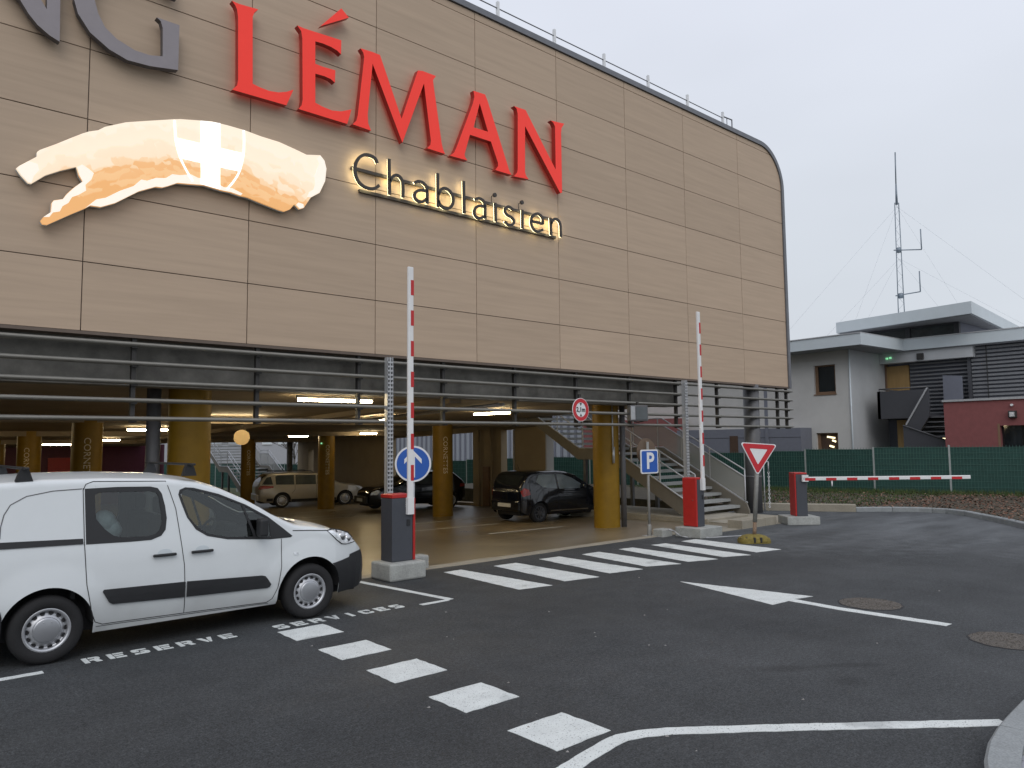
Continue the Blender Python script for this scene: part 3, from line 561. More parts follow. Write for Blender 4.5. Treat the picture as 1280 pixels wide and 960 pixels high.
bp(MB().box(-12, 16.3, 12.12, 12.5, 2.98, 3.72), 'edge_beam', 'concrete_dark')
bp(MB().prism([[(-9.4, 12.5), (16.3, 12.5), (16.3, 19.4), (18.7, 19.4), (18.7, 39.2), (-9.4, 39.2)]], lambda a, b, d: (a, b, d), 3.45, 10.7), 'upper_storeys', 'concrete_dark')
for (Y, x0, x1) in ((20.2, -12, 18.5), (28.0, -12, 18.5), (35.5, -12, 18.5)):
    bp(MB().box(x0, x1, Y-.3, Y+.3, 2.93+zf(Y), 3.1+zf(Y)), 'ceiling_beam', 'concrete_ceiling')
for X in (9.35,):
    for a, b in ((12.5, 19.85), (20.55, 27.65), (28.35, 35.15)):
        bp(MB().add([(X+dx, y, z+zf(y)) for y in (a, b) for dx, z in ((-.15, 2.96), (.15, 2.96), (.15, 3.1), (-.15, 3.1))], [(0, 1, 2, 3), (4, 5, 6, 7), (0, 1, 5, 4), (1, 2, 6, 5), (2, 3, 7, 6), (3, 0, 4, 7)]), 'ceiling_beam', 'concrete_ceiling')
# service pipes under the slab
for X, z in ((10.6, 2.92), (10.75, 2.92)): bp(MB().tube((X, 12.6, z), (X, 19.7, z-.2), .035, n=8), 'ceiling_pipe', 'galvanised')
# right side wall with tall openings, back and far walls
def wall_seg(y0, y1, z0=None, z1=None):
    a, b = zf(y0), zf(y1); lo = -.1 if z0 is None else z0; hi = 3.085 if z1 is None else z1
    return [(18.5, y0, a+lo), (18.8, y0, a+lo), (18.8, y1, b+lo), (18.5, y1, b+lo), (18.5, y0, a+hi), (18.8, y0, a+hi), (18.8, y1, b+hi), (18.5, y1, b+hi)]
BX = [(3, 2, 1, 0), (4, 5, 6, 7), (0, 1, 5, 4), (1, 2, 6, 5), (2, 3, 7, 6), (3, 0, 4, 7)]
w = MB()
for a in ((19.41, 21.08), (21.86, 23.58), (29.67, 37.3), (37.9, 39.2)): w.add(wall_seg(*a), BX)
for a in ((21.08, 21.86), (23.58, 29.67)): w.add(wall_seg(*a, 2.88, 3.085), BX); w.add(wall_seg(*a, -.1, .12), BX)
w.add(wall_seg(37.3, 37.9, 2.6, 3.085), BX)
bp(w, 'side_wall', 'concrete_wall')
for Y in (19.41, 21.08): bp(MB().box(18.47, 18.83, Y-.06 if Y < 20 else Y+.003, Y-.003 if Y < 20 else Y+.06, zf(Y), 2.85+zf(Y)), 'opening_frame', 'render_white')
bp(MB().box(18.40, 18.49, 22.5, 22.85, zf(22), 1.5+zf(22)), 'wall_panel', 'wood_frame')
for Y in (22.35, 23.1): bp(MB().tube((18.42, Y, zf(Y)), (18.42, Y, 2.95+zf(Y)), .04, n=8), 'wall_pipe', 'concrete_wall')
bp(MB().box(-12, 12.3, 45.1, 45.4, -1.2, 2.2), 'back_wall', 'purple_wall')
bp(MB().box(-12.3, -12, 12.5, 45.4, -1.2, 3.2), 'end_wall', 'purple_wall')
bp(MB().box(7.6, 9.3, 45.0, 45.09, .6, 1.55), 'wall_poster', 'cab_red')
bp(MB().tube((17.9, 38.9, -1), (17.9, 38.9, 2.3), .16, n=12), 'back_post', 'concrete_dark')
# columns
COLS = [(4.2, 12.95), (4.2, 20.2), (4.2, 28.0), (4.2, 35.5), (14.45, 12.95), (14.55, 20.15), (14.5, 28.1), (14.25, 35.5)]
tm = text_mesh('CORNETTES', .205, .0, 0, 1.05)
for i, (X, Y) in enumerate(COLS):
    r = .33; c = MB().tube((X, Y, zf(Y)-.05), (X, Y, 3.09+zf(Y)), r, n=40, caps=False); c = bp(c, 'column', 'column_ochre')
    if i in (1, 2, 5, 6, 7):
        b = MB(); a0 = math.atan2(-.94, -.35); off = .16 if i == 1 else 0
        tv = [(Vector((X+(r+.004)*math.cos(a0+off+(y/r)), Y+(r+.004)*math.sin(a0+off+(y/r)), 1.98+zf(Y)-x))) for x, y, z in tm.v]
        b.add(tv, tm.f); o = b.build('column_lettering', 'column_text', fix=False); o.parent = c; o.matrix_parent_inverse = c.matrix_world.inverted() if False else Matrix.Identity(4)
    if i == 4:
        o = MB().tube((X+.27, Y-.33, zf(Y)), (X+.27, Y-.33, 3.0), .07, n=12).build('drain_pipe', 'post_grey'); o.parent = c
        o = MB().path([(X-.12, Y-.345, 3.0), (X-.12, Y-.345, 1.55)], .02).tube((X-.12, Y-.36, 1.55), (X-.12, Y-.36, 1.95), .035, n=8).build('column_conduit', 'galvanised'); o.parent = c
    if i == 0:
        o = MB().tube((X-.55, Y+.05, zf(Y)), (X-.55, Y+.05, 3.05), .11, n=14).build('drain_pipe', 'post_grey'); o.parent = c
    if i == 6:
        o = MB().box(X-.37, X-.33, Y-.28, Y-.21, 2.60+zf(Y), 2.66+zf(Y)).build('emergency_light', 'green_lamp'); o.parent = c
bp(MB().tube((12.5, 43.5, -1), (12.5, 43.5, 2.2), .3, n=20, caps=False), 'column', 'purple_wall')
# grey steel column carrying the end of the screen, with a thin conduit beside it
c = bp(MB().tube((19.78, 12.02, -.06), (19.78, 12.02, 3.7), .225, n=28).tube((19.78, 12.02, 1.0), (19.78, 12.02, 1.06), .235, n=28), 'steel_column', 'post_grey')
o = MB().tube((20.1, 12.0, -.05), (20.1, 12.0, 3.6), .03, n=8).build('conduit', 'galv_light'); o.parent = c
# roof edge line: posts with a safety cable
rl = empty('roof_lifeline', (0, 12.3, 11.1), label='thin cable safety line on white posts along the car park roof edge', cat='railing')
for k in range(-9, 6):
    X = 10.43+1.76*k; o = MB().box(X-.03, X+.03, -.03, .03, 0, .80).build('post', 'sign_white', rl)
o = MB().path([(-5.4, 0, .70), (19.25, 0, .62)], .014, n=6).path([(19.25, 0, .62), (19.25, -.02, .66), (19.72, 0, .70), (19.72, 0, 0)], .02, n=6).path([(19.45, 0, .68), (19.45, 0, 0)], .012).build('cable', 'trim_metal', rl)
bp(MB().box(-9.4, 21.0, 12.2, 12.4, 10.7, 11.16), 'parapet', 'trim_metal')
# floor of the open ground level
deck = MB().prism([[(-12, 10.5), (16.65, 10.5), (16.65, 17), (18.5, 19), (18.5, 39.6), (12, 39.6), (12, 45.2), (-12, 45.2)]], lambda a, b, d: (a, b, zf(b)+d), -.04, .004).build('deck_floor', 'deck_floor'); tag(deck, kind='structure')
apron = MB().prism([[(14.5, 10.0), (19.3, 9.92), (19.3, 12.6), (16.66, 12.6), (16.66, 10.56), (14.5, 10.56)]], lambda a, b, d: (a, b, d), -.05, .009).build('apron', 'concrete_pale'); tag(apron, kind='structure')
strip = MB().prism([[(-10, 10.44)]+[(x*.5, 10.45+random.uniform(-.03, .05)) for x in range(-18, 29)]+[(14.5, 10.5), (14.5, 10.75)]+[(x*.5, 10.75+random.uniform(-.05, .05)) for x in range(28, -19, -1)]+[(-10, 10.74)]], lambda a, b, d: (a, b, zf(b)+d), .001, .008).build('deck_edge_strip', 'concrete_pale', deck)
for (a, b) in (((9.0, 19.0), (9.0, 24.0)), ((10.9, 16.5), (13.6, 16.2)), ((11.6, 14.2), (13.9, 14.0)), ((9.0, 24.2), (13.4, 24.0)), ((11.2, 26.7), (18.2, 26.6)), ((11.2, 22.9), (18.2, 22.8)), ((12.2, 18.4), (18.2, 18.2))):
    a, b = Vector(a), Vector(b); d = (b-a).normalized(); nn = Vector((-d.y, d.x))*.05
    MB().add([(p.x, p.y, zf(p.y)+.009) for p in (a-nn, b-nn, b+nn, a+nn)], [(0, 1, 2, 3)]).build('bay_line', 'white_paint', deck)
# ceiling lamps: a tube in a slim body
def lamp(i, x, y, along, L, label):
    z = 2.98+zf(y); e = empty('ceiling_lamp', (x, y, z), 0 if along == 'x' else R(90), label, 'lamp', 'fluorescent lamps under the car park ceiling')
    MB().bevbox(-L/2, L/2, -.035, .035, .03, .085, .008).build('lamp_body', 'lamp_body', e)
    MB().tube((-L/2+.03, 0, -.005), (L/2-.03, 0, .0), .024, n=10).build('tube', 'lamp_tube', e)
LAMPS = [(7.35, 19.0, 'x', 1.5, 'lit ceiling lamp right of the big ochre column, above the van windscreen'),
         (6.9, 13.0, 'x', 1.6, 'lit ceiling lamp seen through the louvres left of the tall perforated post'),
         (12.55, 15.2, 'y', 1.5, 'lit ceiling lamp nearest the stairs, pointing into the car park'),
         (10.9, 18.2, 'y', 1.5, 'lit ceiling lamp behind the perforated post left of the blue arrow sign'),
         (6.9, 24.6, 'x', 1.5, 'long lit ceiling lamp left of the big ochre column'),
         (6.9, 38.0, 'x', 1.5, 'lit ceiling lamp deep inside, left of the lettered column above the van'),
         (13.9, 29.4, 'x', .9, 'small lit ceiling lamp beside the column in front of the beige estate car'),
         (7.6, 33.0, 'x', .9, 'short lit ceiling lamp just right of the lettered column above the van'),
         (1.95, 34.0, 'x', 1.5, 'lit ceiling lamp farthest left, above the van roof rack'),
         (15.8, 27.0, 'x', .8, 'faint small ceiling lamp before the side wall, above the dark parked car'),
         (1.2, 24.0, 'x', 1.5, 'lit ceiling lamp over the far left bays, left of the lettered columns')]
for i, a in enumerate(LAMPS): lamp(i, *a)
hs = empty('hanging_disc', (7.84, 20.0, 2.30), R(-22), 'round beige disc hung from the ceiling right of the big ochre column', 'hanging sign')
MB().tube((0, 0, 0), (0, .03, 0), .205, n=36).build('disc', 'disc_beige', hs); MB().tube((0, .015, .2), (0, .015, .52), .012, n=6).build('hanger', 'bracket_metal', hs)
# tall perforated gantry posts carrying the height bar
def perf_post(x, y, h, label):
    e = empty('gantry_post', (x, y, -.02), label=label, cat='post', group='perforated steel posts behind the barriers')
    w = .12; b = MB().box(-w/2, w/2, .03, .05, 0, h).box(-w/2, -w/2+.012, -.05, .03, 0, h).box(w/2-.012, w/2, -.05, .03, 0, h).box(-.012, .012, -.05, .03, 0, h).build('upright', 'galv_light', e)
    r_ = MB(); k = 0.1
    while k < h-.1: r_.box(-w/2, w/2, -.054, -.03, k, k+.032); k += .075
    tag(r_.build('rungs', 'galv_light', e), kind='stuff')
perf_post(7.26, 11.70, 3.66, 'tall perforated steel post behind the near left barrier cabinet'); perf_post(16.12, 11.70, 3.66, 'tall perforated steel post behind the red barrier cabinet')
# box floodlight under the louvres
fl = empty('floodlight', (14.12, 11.62, 2.42), R(-22), 'grey box floodlight with dark glass fixed below the louvres', 'floodlight')
MB().bevbox(-.24, .24, -.09, .09, .14, .52, .02).build('housing', 'post_grey', fl)
MB().box(-.09, .21, -.10, -.088, .18, .48).build('glass', 'glass_grey', fl); MB().bevbox(-.23, -.11, -.105, -.088, .17, .49, .01).build('driver_box', 'galvanised', fl)
MB().bar((0, 0, .52), (0, 0, .60), .05).path([(.15, 0, .14), (.0, 0, .11), (-.1, 0, .14)], .012).build('bracket', 'bracket_metal', fl)

# ------------------------------------------------------------------ outside staircases
def mesh_panel_mat():
    m = bpy.data.materials.new('wire_mesh'); m.use_nodes = True; nt = m.node_tree; n = nt.nodes; b = n['Principled BSDF']; b.inputs['Base Color'].default_value = (.42, .42, .40, 1); b.inputs['Roughness'].default_value = .6
    t = n.new('ShaderNodeBsdfTransparent'); x = n.new('ShaderNodeMixShader'); x.inputs[0].default_value = .52
    nz = n.new('ShaderNodeTexNoise'); nz.inputs['Scale'].default_value = 3
    mr = n.new('ShaderNodeMapRange'); nt.links.new(nz.outputs['Fac'], mr.inputs[0]); mr.inputs[3].default_value = .42; mr.inputs[4].default_value = .62; nt.links.new(mr.outputs[0], x.inputs[0])
    nt.links.new(t.outputs[0], x.inputs[1]); nt.links.new(b.outputs[0], x.inputs[2]); nt.links.new(x.outputs[0], n['Material Output'].inputs[0]); MT['wire_mesh'] = m
mesh_panel_mat()
RISE, RUN = .165, .305
def staircase(label):
    e = empty('staircase', (16.8, 12.1, .08), label=label, cat='staircase', group='steel staircases up to the parking levels')
    for fl_, (y0, z0) in enumerate(((0, 0), (4.05, 1.65))):
        for i in range(10):
            if fl_ == 0 and i == 9: continue
            y, z = y0+RUN*i, z0+RISE*(i+1)
            MB().box(.06, 2.36, y, y+.33, z-.045, z).box(.06, 2.36, y, y+.02, z-.075, z-.045).build('tread', 'tread', e)
    MB().box(.06, 2.36, 2.745, 4.05, 1.60, 1.65).build('landing', 'tread', e)
    st = [(-.28, .02), (-.2, .22), (2.72, 1.80), (4.02, 1.80), (7.1, 3.47), (7.1, 3.19), (4.1, 1.47), (2.84, 1.47), (.10, -.09), (-.28, -.09)]
    for x in (0, 2.36): MB().prism([st], lambda a, b, d: (x+d, a, b), 0, .055).build('stringer', 'stringer', e)
    for x in (-.012, 2.43): MB().path([(x, -.2, .235), (x, 2.72, 1.815), (x, 4.02, 1.815), (x, 7.1, 3.485)], .022, n=6).build('stringer_cap', 'galv_light', e)
    top = [(-.15, .25), (2.74, 1.80), (4.02, 1.80), (7.1, 3.47)]
    def zt(y):
        for (a, za), (b, zb) in zip(top, top[1:]):
            if y <= b: return za+(zb-za)*(y-a)/(b-a)
        return top[-1][1]
    for x, hs, pan in ((2.40, (.92, .72), True), (.02, (.86, .58), False)):
        h = MB()
        for hh in hs: h.path([(x, y, z+hh) for y, z in top], .021, n=7)
        h.tube((x, -.15, .02), (x, -.15, .25+hs[0]), .02, n=7); h.build('handrail', 'galv_light', e)
        for y in (1.0, 2.0, 2.9, 3.9, 5.0, 6.0, 6.95): MB().bar((x, y, zt(y)-.1), (x, y, zt(y)+hs[0]), .03).build('baluster', 'galv_light', e)
        if pan: MB().prism([[(y, z+.06) for y, z in top]+[(y, z+hs[1]) for y, z in top[::-1]]], lambda a, b, d: (x+d, a, b), -.004, .004).build('mesh_infill', 'wire_mesh', e)
    for y in (2.9, 3.9):
        for x in (.12, 2.3): MB().box(x-.05, x+.05, y-.05, y+.05, -.9, 1.60).build('leg', 'post_grey', e)
    return e
s1 = staircase('steel staircase rising behind the red barrier cabinet at the car park end')
s2 = copy_tree(s1); s2.location = (16.15, 40.4, -.9); s2['label'] = 'steel staircase outside the far end, seen beside the beige estate car'
s3 = copy_tree(s1); s3.location = (11.3, 47.5, -1.0); s3['label'] = 'distant steel staircase seen left of the big ochre column above the van'
tag(MB().bevbox(16.62, 18.5, 11.45, 16.4, -.5, .075, .02).build('stair_plinth', 'concrete_pale'), kind='structure')

# ------------------------------------------------------------------ lettering on the facade
def letter(name, loops, m, parent, y=11.64, d=.115):
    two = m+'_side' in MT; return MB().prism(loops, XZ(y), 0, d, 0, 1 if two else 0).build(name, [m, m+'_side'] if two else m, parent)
S1 = empty('sign_lettering', (0, 0, 0), label='big red capital letters LÉMAN standing off the wood facade', cat='sign')
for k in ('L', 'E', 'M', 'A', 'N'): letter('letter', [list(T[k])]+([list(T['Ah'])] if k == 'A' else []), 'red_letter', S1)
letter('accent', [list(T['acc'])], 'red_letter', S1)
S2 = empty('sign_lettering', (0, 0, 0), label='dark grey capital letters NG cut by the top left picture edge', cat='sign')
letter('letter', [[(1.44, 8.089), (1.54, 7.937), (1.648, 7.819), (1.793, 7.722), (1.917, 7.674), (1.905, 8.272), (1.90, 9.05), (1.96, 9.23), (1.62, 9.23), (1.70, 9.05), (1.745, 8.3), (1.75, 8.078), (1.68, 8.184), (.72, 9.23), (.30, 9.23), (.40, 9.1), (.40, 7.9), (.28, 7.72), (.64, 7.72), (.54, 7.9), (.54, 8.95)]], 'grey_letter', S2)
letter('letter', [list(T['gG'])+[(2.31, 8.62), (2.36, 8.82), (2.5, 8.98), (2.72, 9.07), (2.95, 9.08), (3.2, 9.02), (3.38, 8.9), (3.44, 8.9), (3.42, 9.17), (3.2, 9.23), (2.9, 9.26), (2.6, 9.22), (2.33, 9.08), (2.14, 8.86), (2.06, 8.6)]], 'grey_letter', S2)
S3 = empty('sign_lettering', (0, 0, 0), label='thin dark word Chablaisien with warm halo light on the facade', cat='sign')
def smooth(pts, n=6):
    if len(pts) < 3: return [Vector((p[0], 0, p[1])) for p in pts]
    P = [Vector((p[0], 0, p[1])) for p in pts]; P = [P[0]*2-P[1]]+P+[P[-1]*2-P[-2]]; out = []
    for i in range(1, len(P)-2):
        for t in [k/n for k in range(n)]:
            a, b, c, d = P[i-1:i+3]; out.append(.5*((2*b)+(c-a)*t+(2*a-5*b+4*c-d)*t*t+(3*b-a-3*c+d)*t**3))
    return out+[P[-2]]
def stroke(mb, pts, w, y0, y1):
    Lf, Rg = [], []
    for i, p in enumerate(pts):
        d = (pts[min(i+1, len(pts)-1)]-pts[max(i-1, 0)]).normalized(); nn = Vector((-d.z, 0, d.x))*w/2; Lf.append(p+nn); Rg.append(p-nn)
    n = len(pts); vs = [(q.x, y, q.z) for y in (y0, y1) for q in Lf+Rg]; f = []
    for i in range(n-1): f += [(i, i+1, n+i+1, n+i), (2*n+i, 3*n+i, 3*n+i+1, 2*n+i+1), (i, 2*n+i, 2*n+i+1, i+1), (n+i, n+i+1, 3*n+i+1, 3*n+i)]
    f += [(0, n, 3*n, 2*n), (n-1, 2*n-1+2*n, 4*n-1, 2*n-1)] if False else [(0, n, 3*n, 2*n), (n-1, 3*n-1, 4*n-1, 2*n-1)]
    mb.add(vs, f)
di = 0
for ch, strokes in T['chab']:
    f_, h_ = MB(), MB()
    for s in strokes:
        if ch == 'e': sp = smooth(s[:2])+smooth(s[1:])
        else: sp = smooth(s)
        stroke(f_, sp, .054, 11.675, 11.715); stroke(h_, sp, .046, 11.716, 11.726)
    if ch == 'i':
        x, z = T['dots'][di][0]; di += 1; f_.tube((x, 11.675, z), (x, 11.715, z), .045, n=14); f_.path([(x, 11.7, z), (x, 11.8, z), (x, 11.8, z-.2)], .008, n=5)
    o = f_.build('letter', 'dark_letter', S3); h_.build('halo_strip', 'halo_light', o)
for a, b in ((T['rail1'][0], T['rail1'][2]), (T['rail2'][0], T['rail2'][2])): MB().box(a[0], b[0], 11.775, 11.82, (a[1]+b[1])/2-.028, (a[1]+b[1])/2+.028).build('mounting_rail', 'dark_letter', S3)
S4 = empty('lit_emblem', (0, 0, 0), label='glowing cream and orange brush-stroke emblem with a white cross', cat='sign')
letter('swash', [list(T['swash'])], 'swash_print', S4, 11.68, .045)
letter('swash_backing', [list(T['swash'])], 'fascia_white', S4, 11.727, .06)
for q in ([(2.306,5.408),(2.37,5.462),(2.502,5.466),(2.685,5.561),(2.82,5.666),(2.993,5.8),(3.224,5.92),(3.314,5.928),(3.391,5.966),(3.527,6.045),(3.707,6.068),(3.933,6.101),(4.208,6.074),(4.338,6.076),(4.492,6.053),(4.52,6.09),(4.36,6.14),(4.22,6.13),(4.02,6.20),(3.82,6.19),(3.72,6.22),(3.56,6.17),(3.45,6.16),(3.36,6.08),(3.22,6.05),(3.10,5.98),(3.02,5.98),(2.92,5.86),(2.74,5.75),(2.56,5.61),(2.44,5.56)],
          [(5.863,7.05),(5.941,6.976),(5.976,6.845),(5.953,6.62),(5.852,6.395),(5.693,6.277),(5.63,6.27),(5.66,6.36),(5.74,6.42),(5.77,6.52),(5.755,6.66),(5.79,6.76),(5.84,6.90),(5.80,6.98)],
          [(5.57,6.074),(5.497,6.04),(5.43,6.09),(5.47,6.14),(5.56,6.13)],
          [(1.81,5.185),(1.897,5.271),(1.904,5.399),(1.926,5.436),(2.031,5.477),(2.079,5.561),(2.156,5.661),(2.265,5.782),(2.222,5.857),(2.19,5.97),(2.25,6.02),(2.33,5.98),(2.40,5.93),(2.37,5.83),(2.30,5.74),(2.31,5.66),(2.22,5.58),(2.14,5.53),(2.10,5.44),(2.03,5.38),(2.0,5.30),(1.92,5.27),(1.88,5.2)],
          [(1.485,5.785),(1.516,5.824),(1.62,5.915),(1.72,5.90),(1.74,5.82),(1.68,5.72),(1.657,5.624),(1.62,5.625),(1.54,5.71)]):
    letter('brush_edge', [q], 'brush_cream', S4, 11.676, .006)
letter('cross_upright', [list(T['cv'])], 'cross_white', S4, 11.670, .012); 
def clipx(q, x0, x1): return q
chs = T['ch']; lerp = lambda a, b, t: (a[0]+(b[0]-a[0])*t, a[1]+(b[1]-a[1])*t)
for t0, t1 in ((0, (3.843-3.491)/(4.513-3.491)), ((4.156-3.491)/(4.513-3.491), 1)): letter('cross_arm', [[lerp(chs[0], chs[1], t0), lerp(chs[0], chs[1], t1), lerp(chs[3], chs[2], t1), lerp(chs[3], chs[2], t0)]], 'cross_white', S4, 11.670, .012)
for k in ('sl', 'sr'):
    b = MB(); stroke(b, smooth(T[k], 4), .03, 11.671, 11.678); b.build('shield_line', 'cross_white', S4)
# ------------------------------------------------------------------ vehicles: lofted bodies
def ip(tab, x):
    if x <= tab[0][0]: return tab[0][1]
    for (a, va), (b, vb) in zip(tab, tab[1:]):
        if x <= b: return va+(vb-va)*(x-a)/(b-a) if b > a else vb
    return tab[-1][1]
class Car:
    """local frame: x forward along the car, y = 0 on the centre line, near side is y < 0"""
    def __init__(s, top, half, arches, sill, belt, tumble, r=.09, crown=.04, x0=0, x1=4):
        s.top, s.half, s.arches, s.sill, s.belt, s.tumble, s.r, s.crown, s.x0, s.x1 = top, half, arches, sill, belt, tumble, r, crown, x0, x1
    def T(s, x): return ip(s.top, x)
    def cr(s, x): return s.crown
    def E(s, x): return s.T(x)-s.r-s.cr(x)
    def zb(s, x):
        z = ip(s.sill, x)
        for xc, zc, R_ in s.arches:
            if abs(x-xc) < R_: z = max(z, zc+math.sqrt(R_*R_-(x-xc)**2))
        return z
    def ys(s, x, z):
        W = ip(s.half, x); z_ = min(z, s.E(x)); y = W
        if z_ > s.belt: y -= (z_-s.belt)*s.tumble+.0
        lo = .62
        if z_ < lo: y -= .10*((lo-z_)/.45)**2
        elif z_ > lo and z_ < s.belt: y -= .02*((z_-lo)/(s.belt-lo))**2
        else: y -= .02
        for xc, zc, R_ in s.arches:                            # flared wheel arches
            d = math.hypot(x-xc, z_-zc)
            if d < R_+.22 and z_ > zc-.1: y += .022*max(0, 1-(max(d-R_, 0))/.22)
        if z > s.E(x):
            t = min((z-s.E(x))/s.r, 1); y -= s.r*(1-math.sqrt(max(0, 1-t*t)))
        return y
    def zt(s, x, y):
        ye = s.ys(x, s.E(x))-s.r; t = min(abs(y)/max(ye, .01), 1); return s.T(x)-s.cr(x)*t*t-(0 if abs(y) <= ye else s.r*(1-math.sqrt(max(0, 1-((abs(y)-ye)/s.r)**2))))
    def xs(s):
        X = [s.x0+(s.x1-s.x0)*i/46 for i in range(47)]+[p[0] for p in s.top]+[p[0] for p in s.half]
        for xc, zc, R_ in s.arches: X += [xc+R_*math.sin(R(a)) for a in range(-90, 91, 10)]+[xc-R_-.001, xc+R_+.001]
        return sorted(set(round(min(max(x, s.x0), s.x1), 4) for x in X))
    def body(s, name, m, parent, holes=(), top_hole=None, lining=None):
        X = s.xs(); rows = []; ns, nr, ncr = (9, 5, 5) if not holes else (22, 5, 7)
        if holes: X = sorted(set(X+[s.x0+(s.x1-s.x0)*i/110 for i in range(111)]))
        for x in X:
            E_, zb = s.E(x), s.zb(x); E_ = max(E_, zb+.02); P = []
            for k in range(ns): z = zb+(E_-zb)*k/(ns-1); P.append((s.ys(x, z), z))
            yE = P[-1][0]
            for k in range(1, nr): a = math.pi/2*k/nr; P.append((yE-s.r*(1-math.cos(a)), E_+s.r*math.sin(a)))
            for k in range(ncr): y = (yE-s.r)*(1-k/(ncr-1)); P.append((y, E_+s.r+s.cr(x)*(1-(y/(yE-s.r))**2)))
            rows.append([(x, -y, z) for y, z in P]+[(x, y, z) for y, z in P[-2::-1]])
        k = len(rows[0]); b = MB()
        b.add([p for r_ in rows for p in r_], [(i*k+j, i*k+j+1, (i+1)*k+j+1, (i+1)*k+j) for i in range(len(X)-1) for j in range(k-1)], 0, True)
        for r_ in (rows[0], rows[-1]):
            half = k//2; q = [(r_[j], r_[k-1-j]) for j in range(half+1)]
            b.add([p for a in q for p in a], [(2*j, 2*j+1, 2*j+3, 2*j+2) for j in range(half-1)]+[(2*half-2, 2*half-1, 2*half)], 0, False)
        o = b.build(name, m, parent); md = None
        me = o.data; bm = bmesh.new(); bm.from_mesh(me)
        if holes:
            def ins(x, z, P):
                c = False; j = len(P)-1
                for i in range(len(P)):
                    if (P[i][1] > z) != (P[j][1] > z) and x < (P[j][0]-P[i][0])*(z-P[i][1])/(P[j][1]-P[i][1])+P[i][0]: c = not c
                    j = i
                return c
            for P in holes:
                kill = [f for f in bm.faces if abs(f.normal.y) > .5 and ins(f.calc_center_median().x, f.calc_center_median().z, P)]
                vs = set(v for f in kill for v in f.verts); bmesh.ops.delete(bm, geom=kill, context='FACES')
                for v in vs:
                    if not v.is_valid: continue
                    best = None
                    for a, b in zip(P, P[1:]+P[:1]):
                        dx, dz = b[0]-a[0], b[1]-a[1]; t = max(0, min(1, ((v.co.x-a[0])*dx+(v.co.z-a[1])*dz)/(dx*dx+dz*dz))); q = (a[0]+dx*t, a[1]+dz*t); d = math.dist(q, (v.co.x, v.co.z))
                        if best is None or d < best[0]: best = (d, q)
                    sg = 1 if v.co.y > 0 else -1; v.co.x, v.co.z = best[1]; v.co.y = sg*s.ys(*best[1])
            if top_hole:
                xa_, xb_, w_ = top_hole; bmesh.ops.delete(bm, geom=[f for f in bm.faces if xa_ < f.calc_center_median().x < xb_ and abs(f.calc_center_median().y) < w_ and f.normal.z > .3], context='FACES')
            bm.normal_update()
            if lining:
                me.materials.append(MT[lining]); mp_ = {}
                for v in list(bm.verts): mp_[v] = bm.verts.new(v.co-v.normal*.03)
                for f in [f for f in bm.faces if f.calc_center_median().z > .85]: nf = bm.faces.new([mp_[v] for v in reversed(f.verts)]); nf.material_index = 1
        for e in bm.edges:
            if len(e.link_faces) == 2 and e.calc_face_angle(0) > R(50): e.smooth = False
        for f in bm.faces: f.smooth = True
        bm.to_mesh(me); bm.free()
        u = MB(); xa, xb = s.x0+.15, s.x1-.15; w = ip(s.half, (xa+xb)/2)-.16
        u.box(xa, xb, -w, w, .2, .5)
        for xc, zc, R_ in s.arches:
            u.box(xc-R_-.02, xc+R_+.02, -w+.12, w-.12, .3, zc+R_+.03)
            for sg in (-1, 1): u.tube((xc, sg*(w-.13), zc), (xc, sg*(w+.02), zc), R_+.035, n=30)
        # arch openings must stay open: keep liner behind the wheel
        u = MB(); u.box(xa, xb, -w+.2, w-.2, .2, .55); 
        for xc, zc, R_ in s.arches:
            for sg in (-1, 1):
                n = 22; A = [math.pi*i/n for i in range(n+1)]; yi = w-.25
                u.add([(xc-(R_+.004)*math.cos(a), sg*(s.ys(xc-(R_+.004)*math.cos(a), zc+(R_+.004)*math.sin(a))-.006 if y else yi), zc+(R_+.004)*math.sin(a)) for y in (1, 0) for a in A], [(i, i+1, n+2+i, n+1+i) for i in range(n)])
                u.box(xc-R_-.03, xc+R_+.03, min(sg*yi, sg*(yi-.02)), max(sg*yi, sg*(yi-.02)), .2, zc+R_+.02)
        u.build('underbody', 'gap_dark', parent, fix=False); return o
    def patch(s, name, pts, m, parent, off=.006, thick=.012, sides=(-1,), cell=.12, holes=()):
        out = []
        for sg in sides:
            bm = bmesh.new(); vs = [bm.verts.new((p[0], 0, p[1])) for L in [pts]+list(holes) for p in L]
            for tr_ in tessellate_polygon([[Vector((p[0], p[1], 0)) for p in L] for L in [pts]+list(holes)]):
                try: bm.faces.new([vs[i] for i in tr_])
                except ValueError: pass
            for _ in range(4):
                ed = [e for e in bm.edges if e.calc_length() > cell]
                if not ed: break
                bmesh.ops.subdivide_edges(bm, edges=ed, cuts=1); bmesh.ops.triangulate(bm, faces=bm.faces[:])
            bm.verts.index_update(); fr = []; bk = []
            for v in bm.verts: y = s.ys(v.co.x, v.co.z); fr.append((v.co.x, sg*(y+off), v.co.z)); bk.append((v.co.x, sg*(y+off-thick), v.co.z))
            n = len(fr); F = [tuple(v.index for v in f.verts) for f in bm.faces]; Sd = [(e.verts[0].index, e.verts[1].index, n+e.verts[1].index, n+e.verts[0].index) for e in bm.edges if e.is_boundary]; bm.free()
            b = MB(); b.add(fr+bk, F+Sd); out.append(b.build(name, m, parent))
        return out[0]
